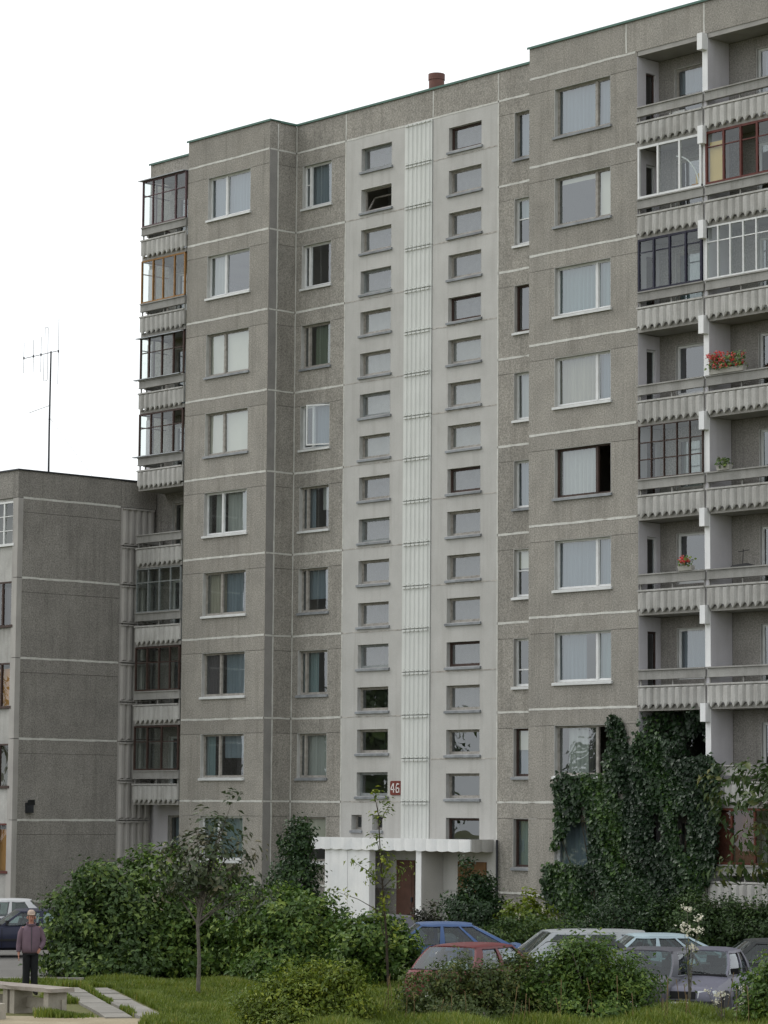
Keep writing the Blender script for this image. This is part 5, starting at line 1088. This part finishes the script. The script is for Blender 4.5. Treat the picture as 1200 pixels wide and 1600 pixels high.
# tall weed with pale flower heads
wf = thing('flowering_weed', 'tall weed with pale cream flower heads before the lilac grey car', 'weed', spot(52.4, 5.65, .38)); m = MB(); fl = []; lf = []; rt_ = random.Random(47)
for (a, z) in ((-.04, 1.9), (.2, 1.72), (-.1, 1.58), (-.02, 1.5), (.18, 1.5), (.05, 1.2)):
    q = W3(a, rt_.gauss(0, .05), z); m.tube([W3(0, 0, 0), W3(a * .3, 0, z * .6), q], [.01, .007, .004], 5); fl.append(np.array(q) + np.random.default_rng(int(z * 100)).normal(0, 1, (26, 3)) * [.05, .05, .03])
    for f in (.35, .55, .75): lf.append(np.array(W3(a * f, 0, z * f)) + np.random.default_rng(int(f * 100)).normal(0, .05, (3, 3)))
m.build('stems', M_BARK, wf, smooth=1.0); fl = np.concatenate(fl); lf = np.concatenate(lf)
put('flower_heads', leaf_mesh('flower_heads', fl, np.random.default_rng(1).normal(0, 1, fl.shape), .055, L_FLW, 5, .8), wf)['kind'] = 'stuff'; put('leaves', leaf_mesh('leaves', lf, np.random.default_rng(2).normal(0, 1, lf.shape), .1, L_OLV, 6, .35), wf)['kind'] = 'stuff'
for n_, (d_, s_, lab) in enumerate(((50.2, 6.45, 'small white flowering weed at the foot of the right edge shrub'), (49.2, 5.9, 'low white flower in the long grass at the bottom right'))):
    w_ = thing('flowering_weed', lab, 'weed', spot(d_, s_, .38)); rgn = np.random.default_rng(60 + n_); m = MB(); fl = []
    for i in range(5): q = Vector((rgn.normal(0, .12), rgn.normal(0, .12), rgn.uniform(.3, .6))); m.tube([(0, 0, 0), q], [.008, .004], 5); fl.append(np.array(q) + rgn.normal(0, .035, (22, 3)))
    m.build('stems', M_BARK, w_); fl = np.concatenate(fl); put('flower_heads', leaf_mesh('flower_heads', fl, rgn.normal(0, 1, fl.shape), .045, L_FLW, 7, .8), w_)['kind'] = 'stuff'

# ---- flowers on the loggia rails
M_BOXF = surf('flower_trough', srgb((176, 174, 168)), srgb((150, 148, 142)), 4, .8)
def trough(label, x0, x1, z, n, fmat, seed, h=.4, y=-.06, nf=30):
    t = thing('flower_box', label, 'flower box', ((x0 + x1) / 2, y, z)); W = (x1 - x0) / 2; m = MB(); m.loft([[(-W, -.07, 0), (W, -.07, 0), (W, .07, 0), (-W, .07, 0)], [(-W - .02, -.09, .14), (W + .02, -.09, .14), (W + .02, .09, .14), (-W - .02, .09, .14)]]); m.build('trough', M_BOXF, t)
    rg = np.random.default_rng(seed); P = np.stack([rg.uniform(-W, W, n), rg.normal(-.03, .09, n), .12 + rg.random(n) * h], 1); put('leaves', leaf_mesh('leaves', P, np.tile([[0, -1., .5]], (n, 1)), .09, L_MID, seed, .8), t)
    C_ = np.stack([rg.uniform(-W, W, nf), rg.normal(-.1, .08, nf), .16 + rg.random(nf) * h * 1.05], 1); F = np.repeat(C_, 18, 0) + rg.normal(0, .03, (nf * 18, 3)); put('blossoms', leaf_mesh('blossoms', F, rg.normal(0, 1, F.shape), .05, fmat, seed + 1, .9), t)
zr_ = lambda k: Lz(k - 1) + 1.072
trough('flower box full of red geraniums on the loggia rail', 7.5, 8.75, zr_(6), 420, L_FLR, 51, .42)
trough('small pot of pink and orange flowers on an open loggia rail', 6.25, 6.75, zr_(4), 90, L_FLR, 53, .25, nf=8)
trough('small green plant pot on the open loggia rail under the geraniums', 7.75, 8.2, zr_(5), 110, L_OLV, 55, .2, nf=2)

# ---- things kept on the loggias
m = MB(); m.loft([[(-.28, -.14, 0), (.28, -.14, 0), (.28, .14, 0), (-.28, .14, 0)], [(-.3, -.16, .72), (.3, -.16, .72), (.3, .16, .72), (-.3, .16, .72)]]); cr = tag(m.build('storage_crate', M_WHITE, None, (6.1, .22, Lz(8))), 'white crate behind the gap of the top floor loggia parapet', 'crate')
m = MB(); m.box(-.31, .31, -.17, .17, .5, .56); m.build('rim', M_SILLG, cr)
m = MB(); m.tube([(5.7 + 1.15 * math.sin(R(a)), .32 - .1 * math.sin(R(a)), Lz(7) + .95 + 1.3 * math.cos(R(a))) for a in range(8, 92, 7)], .025, 6); tag(m.build('curved_pipe', M_WHITE, None, smooth=1.2), 'curved white pipe arching behind the white framed balcony glazing', 'pipe')
m = MB(); m.box(-.2, .2, -.12, .12, 0, .3); m.build('carton', M_YEL, None, (6.75, .5, Lz(7) + 1.3)); tag(bpy.context.scene.objects['carton'], 'yellowish carton on a shelf behind the white framed balcony glazing', 'carton')
m = MB(); m.box(6.45, 7.1, .3, .75, Lz(7) + 1.26, Lz(7) + 1.29); m.build('shelf', M_OCH, BLD)
dk = thing('dish_stand', 'dark stand with a thin rod on the loggia rail right of the orange flowers', 'stand', (8.55, .1, zr_(4))); m = MB(); m.loft([[(-.5, -.05, 0), (.45, -.05, 0), (.45, .12, 0), (-.5, .12, 0)], [(-.42, -.04, .07), (.1, -.04, .1), (.1, .1, .1), (-.42, .1, .07)]]); m.build('base', M_TRIM, dk)
m = MB(); m.tube([(-.05, 0, .08), (-.02, 0, .5)], .012, 5); m.tube([(-.2, 0, .44), (.2, 0, .47)], .012, 5); m.build('rod', M_TRIM, dk)

# ---- grass
def grass(name, label, n, region, hmin, hmax, seed, wdt=.014, zf=None):
    rg = np.random.default_rng(seed); Q = region(rg, n); n = len(Q); d, s = Q[:, 0], Q[:, 1]
    B = np.array(CAM)[None, :2] + d[:, None] * np.array(FD)[None, :2] + s[:, None] * np.array(RD)[None, :2]
    z = np.zeros(n) if zf is None else np.array([zf(a, b) for a, b in Q]); clump = .5 + .25 * np.sin(B[:, 0] * 2.1 + 1.7 * np.sin(B[:, 1] * 1.3)) + .25 * np.sin(B[:, 1] * 3.3 + B[:, 0])
    h = (hmin + (hmax - hmin) * clump * rg.uniform(.3, 1.3, n)); a = rg.uniform(0, 2 * np.pi, n); ln = rg.uniform(.1, .55, n) * h
    w = np.stack([np.cos(a), np.sin(a)], 1) * (wdt * rg.uniform(.6, 1.4, n))[:, None]; le = np.stack([np.cos(a + 1.6), np.sin(a + 1.6)], 1) * ln[:, None]
    v = np.empty((n, 5, 3), np.float32); v[:, 0, :2] = B - w; v[:, 1, :2] = B + w; v[:, 2, :2] = B + le * .35 + w * .8; v[:, 3, :2] = B + le * .35 - w * .8; v[:, 4, :2] = B + le
    v[:, 0, 2] = z - .02; v[:, 1, 2] = z - .02; v[:, 2, 2] = z + h * .6; v[:, 3, 2] = z + h * .6; v[:, 4, 2] = z + h
    i = np.arange(n)[:, None] * 5; F = np.concatenate([i + [0, 1, 2], i + [0, 2, 3], i + [3, 2, 4]], 1).reshape(-1).astype(np.int32); nf = len(F) // 3
    me = bpy.data.meshes.new(name); me.vertices.add(n * 5); me.vertices.foreach_set('co', v.ravel()); me.loops.add(len(F)); me.loops.foreach_set('vertex_index', F); me.polygons.add(nf)
    me.polygons.foreach_set('loop_start', np.arange(nf, dtype=np.int32) * 3); me.polygons.foreach_set('loop_total', np.full(nf, 3, np.int32)); me.update(calc_edges=True)
    tone = np.clip(.15 + .5 * rg.random(n) + .25 * (clump - .5) + .35 * (rg.random(n) > .93), 0, 1); at = me.attributes.new('tone', 'FLOAT', 'POINT'); at.data.foreach_set('value', np.repeat(tone, 5).astype(np.float32)); me.materials.append(L_GRASS)
    o = put(name, me); o['kind'] = 'stuff'; o['label'] = label; o['category'] = 'grass'; return o
pax, pay = (p_a - CAM).dot(FD), (p_a - CAM).dot(RD); pbx, pby = (p_b - CAM).dot(FD), (p_b - CAM).dot(RD)
def reg_lawn(rg, n):
    d = rg.uniform(53.0, 67.2, n); s = rg.uniform(-9, 1.6, n)
    dx, dy = pbx - pax, pby - pay; L_ = math.hypot(dx, dy); t = ((d - pax) * dx + (s - pay) * dy) / L_; o = ((d - pax) * -dy + (s - pay) * dx) / L_
    left = o > 0; onp = (t > -.3) & (t < 9.8) & (np.abs(o + .1) < .66) & (np.abs(o + .09) > .05)
    sand = ((d < 56.0) & (s < -4.5)) | ((d < 59.5) & (s < -5.3)); road = (d > 66.3) & (s < -6.9)
    k = ~onp & ~sand & ~road & ((s > -7.2) | (d > 63.5))
    side_road = (d > 66.4 - (s + 6.9) * 1.9) & (s < -4.9) & False
    k &= ~side_road & ~((s < -7.2) & (d < 65.2) & (rg.random(n) < .5))
    return np.stack([d, s], 1)[k]
grass('lawn_grass', 'short mown lawn grass with paler blades', 150000, reg_lawn, .05, .2, 71, .012)
def reg_bank(rg, n):
    d = rg.uniform(45.5, 54.0, n); s = rg.uniform(-2.8, 7.6, n); return np.stack([d, s], 1)
grass('long_grass', 'long unmown grass on the bank before the cars', 120000, reg_bank, .08, .3, 72, .012, bank_h)
def reg_tuft(rg, n):
    return np.stack([rg.normal(55.6, .15, n), rg.normal(-6.15, .2, n)], 1)
grass('grass_tuft', 'tuft of grass against the end of the concrete bench', 1600, reg_tuft, .05, .2, 73)
# dry stalks standing in the long grass
rg = np.random.default_rng(80); m = MB()
for i in range(70):
    s_ = rg.uniform(-.3, 7.2); d_ = rg.uniform(47.5, 51); q = spot(d_, s_, bank_h(d_, s_)); h = rg.uniform(.4, .85); e = q + Vector((rg.normal(0, .08), rg.normal(0, .08), h)); m.tube([q, q.lerp(e, .6) + Vector((.02, 0, 0)), e], [.006, .005, .008], 4)
M_DRY = surf('dry_stalk', srgb((124, 104, 74)), srgb((98, 82, 58)), 8, .9)
o = m.build('dry_stalks', M_DRY); o['kind'] = 'stuff'; o['label'] = 'thin brown dry weed stalks in the long grass'; o['category'] = 'weeds'
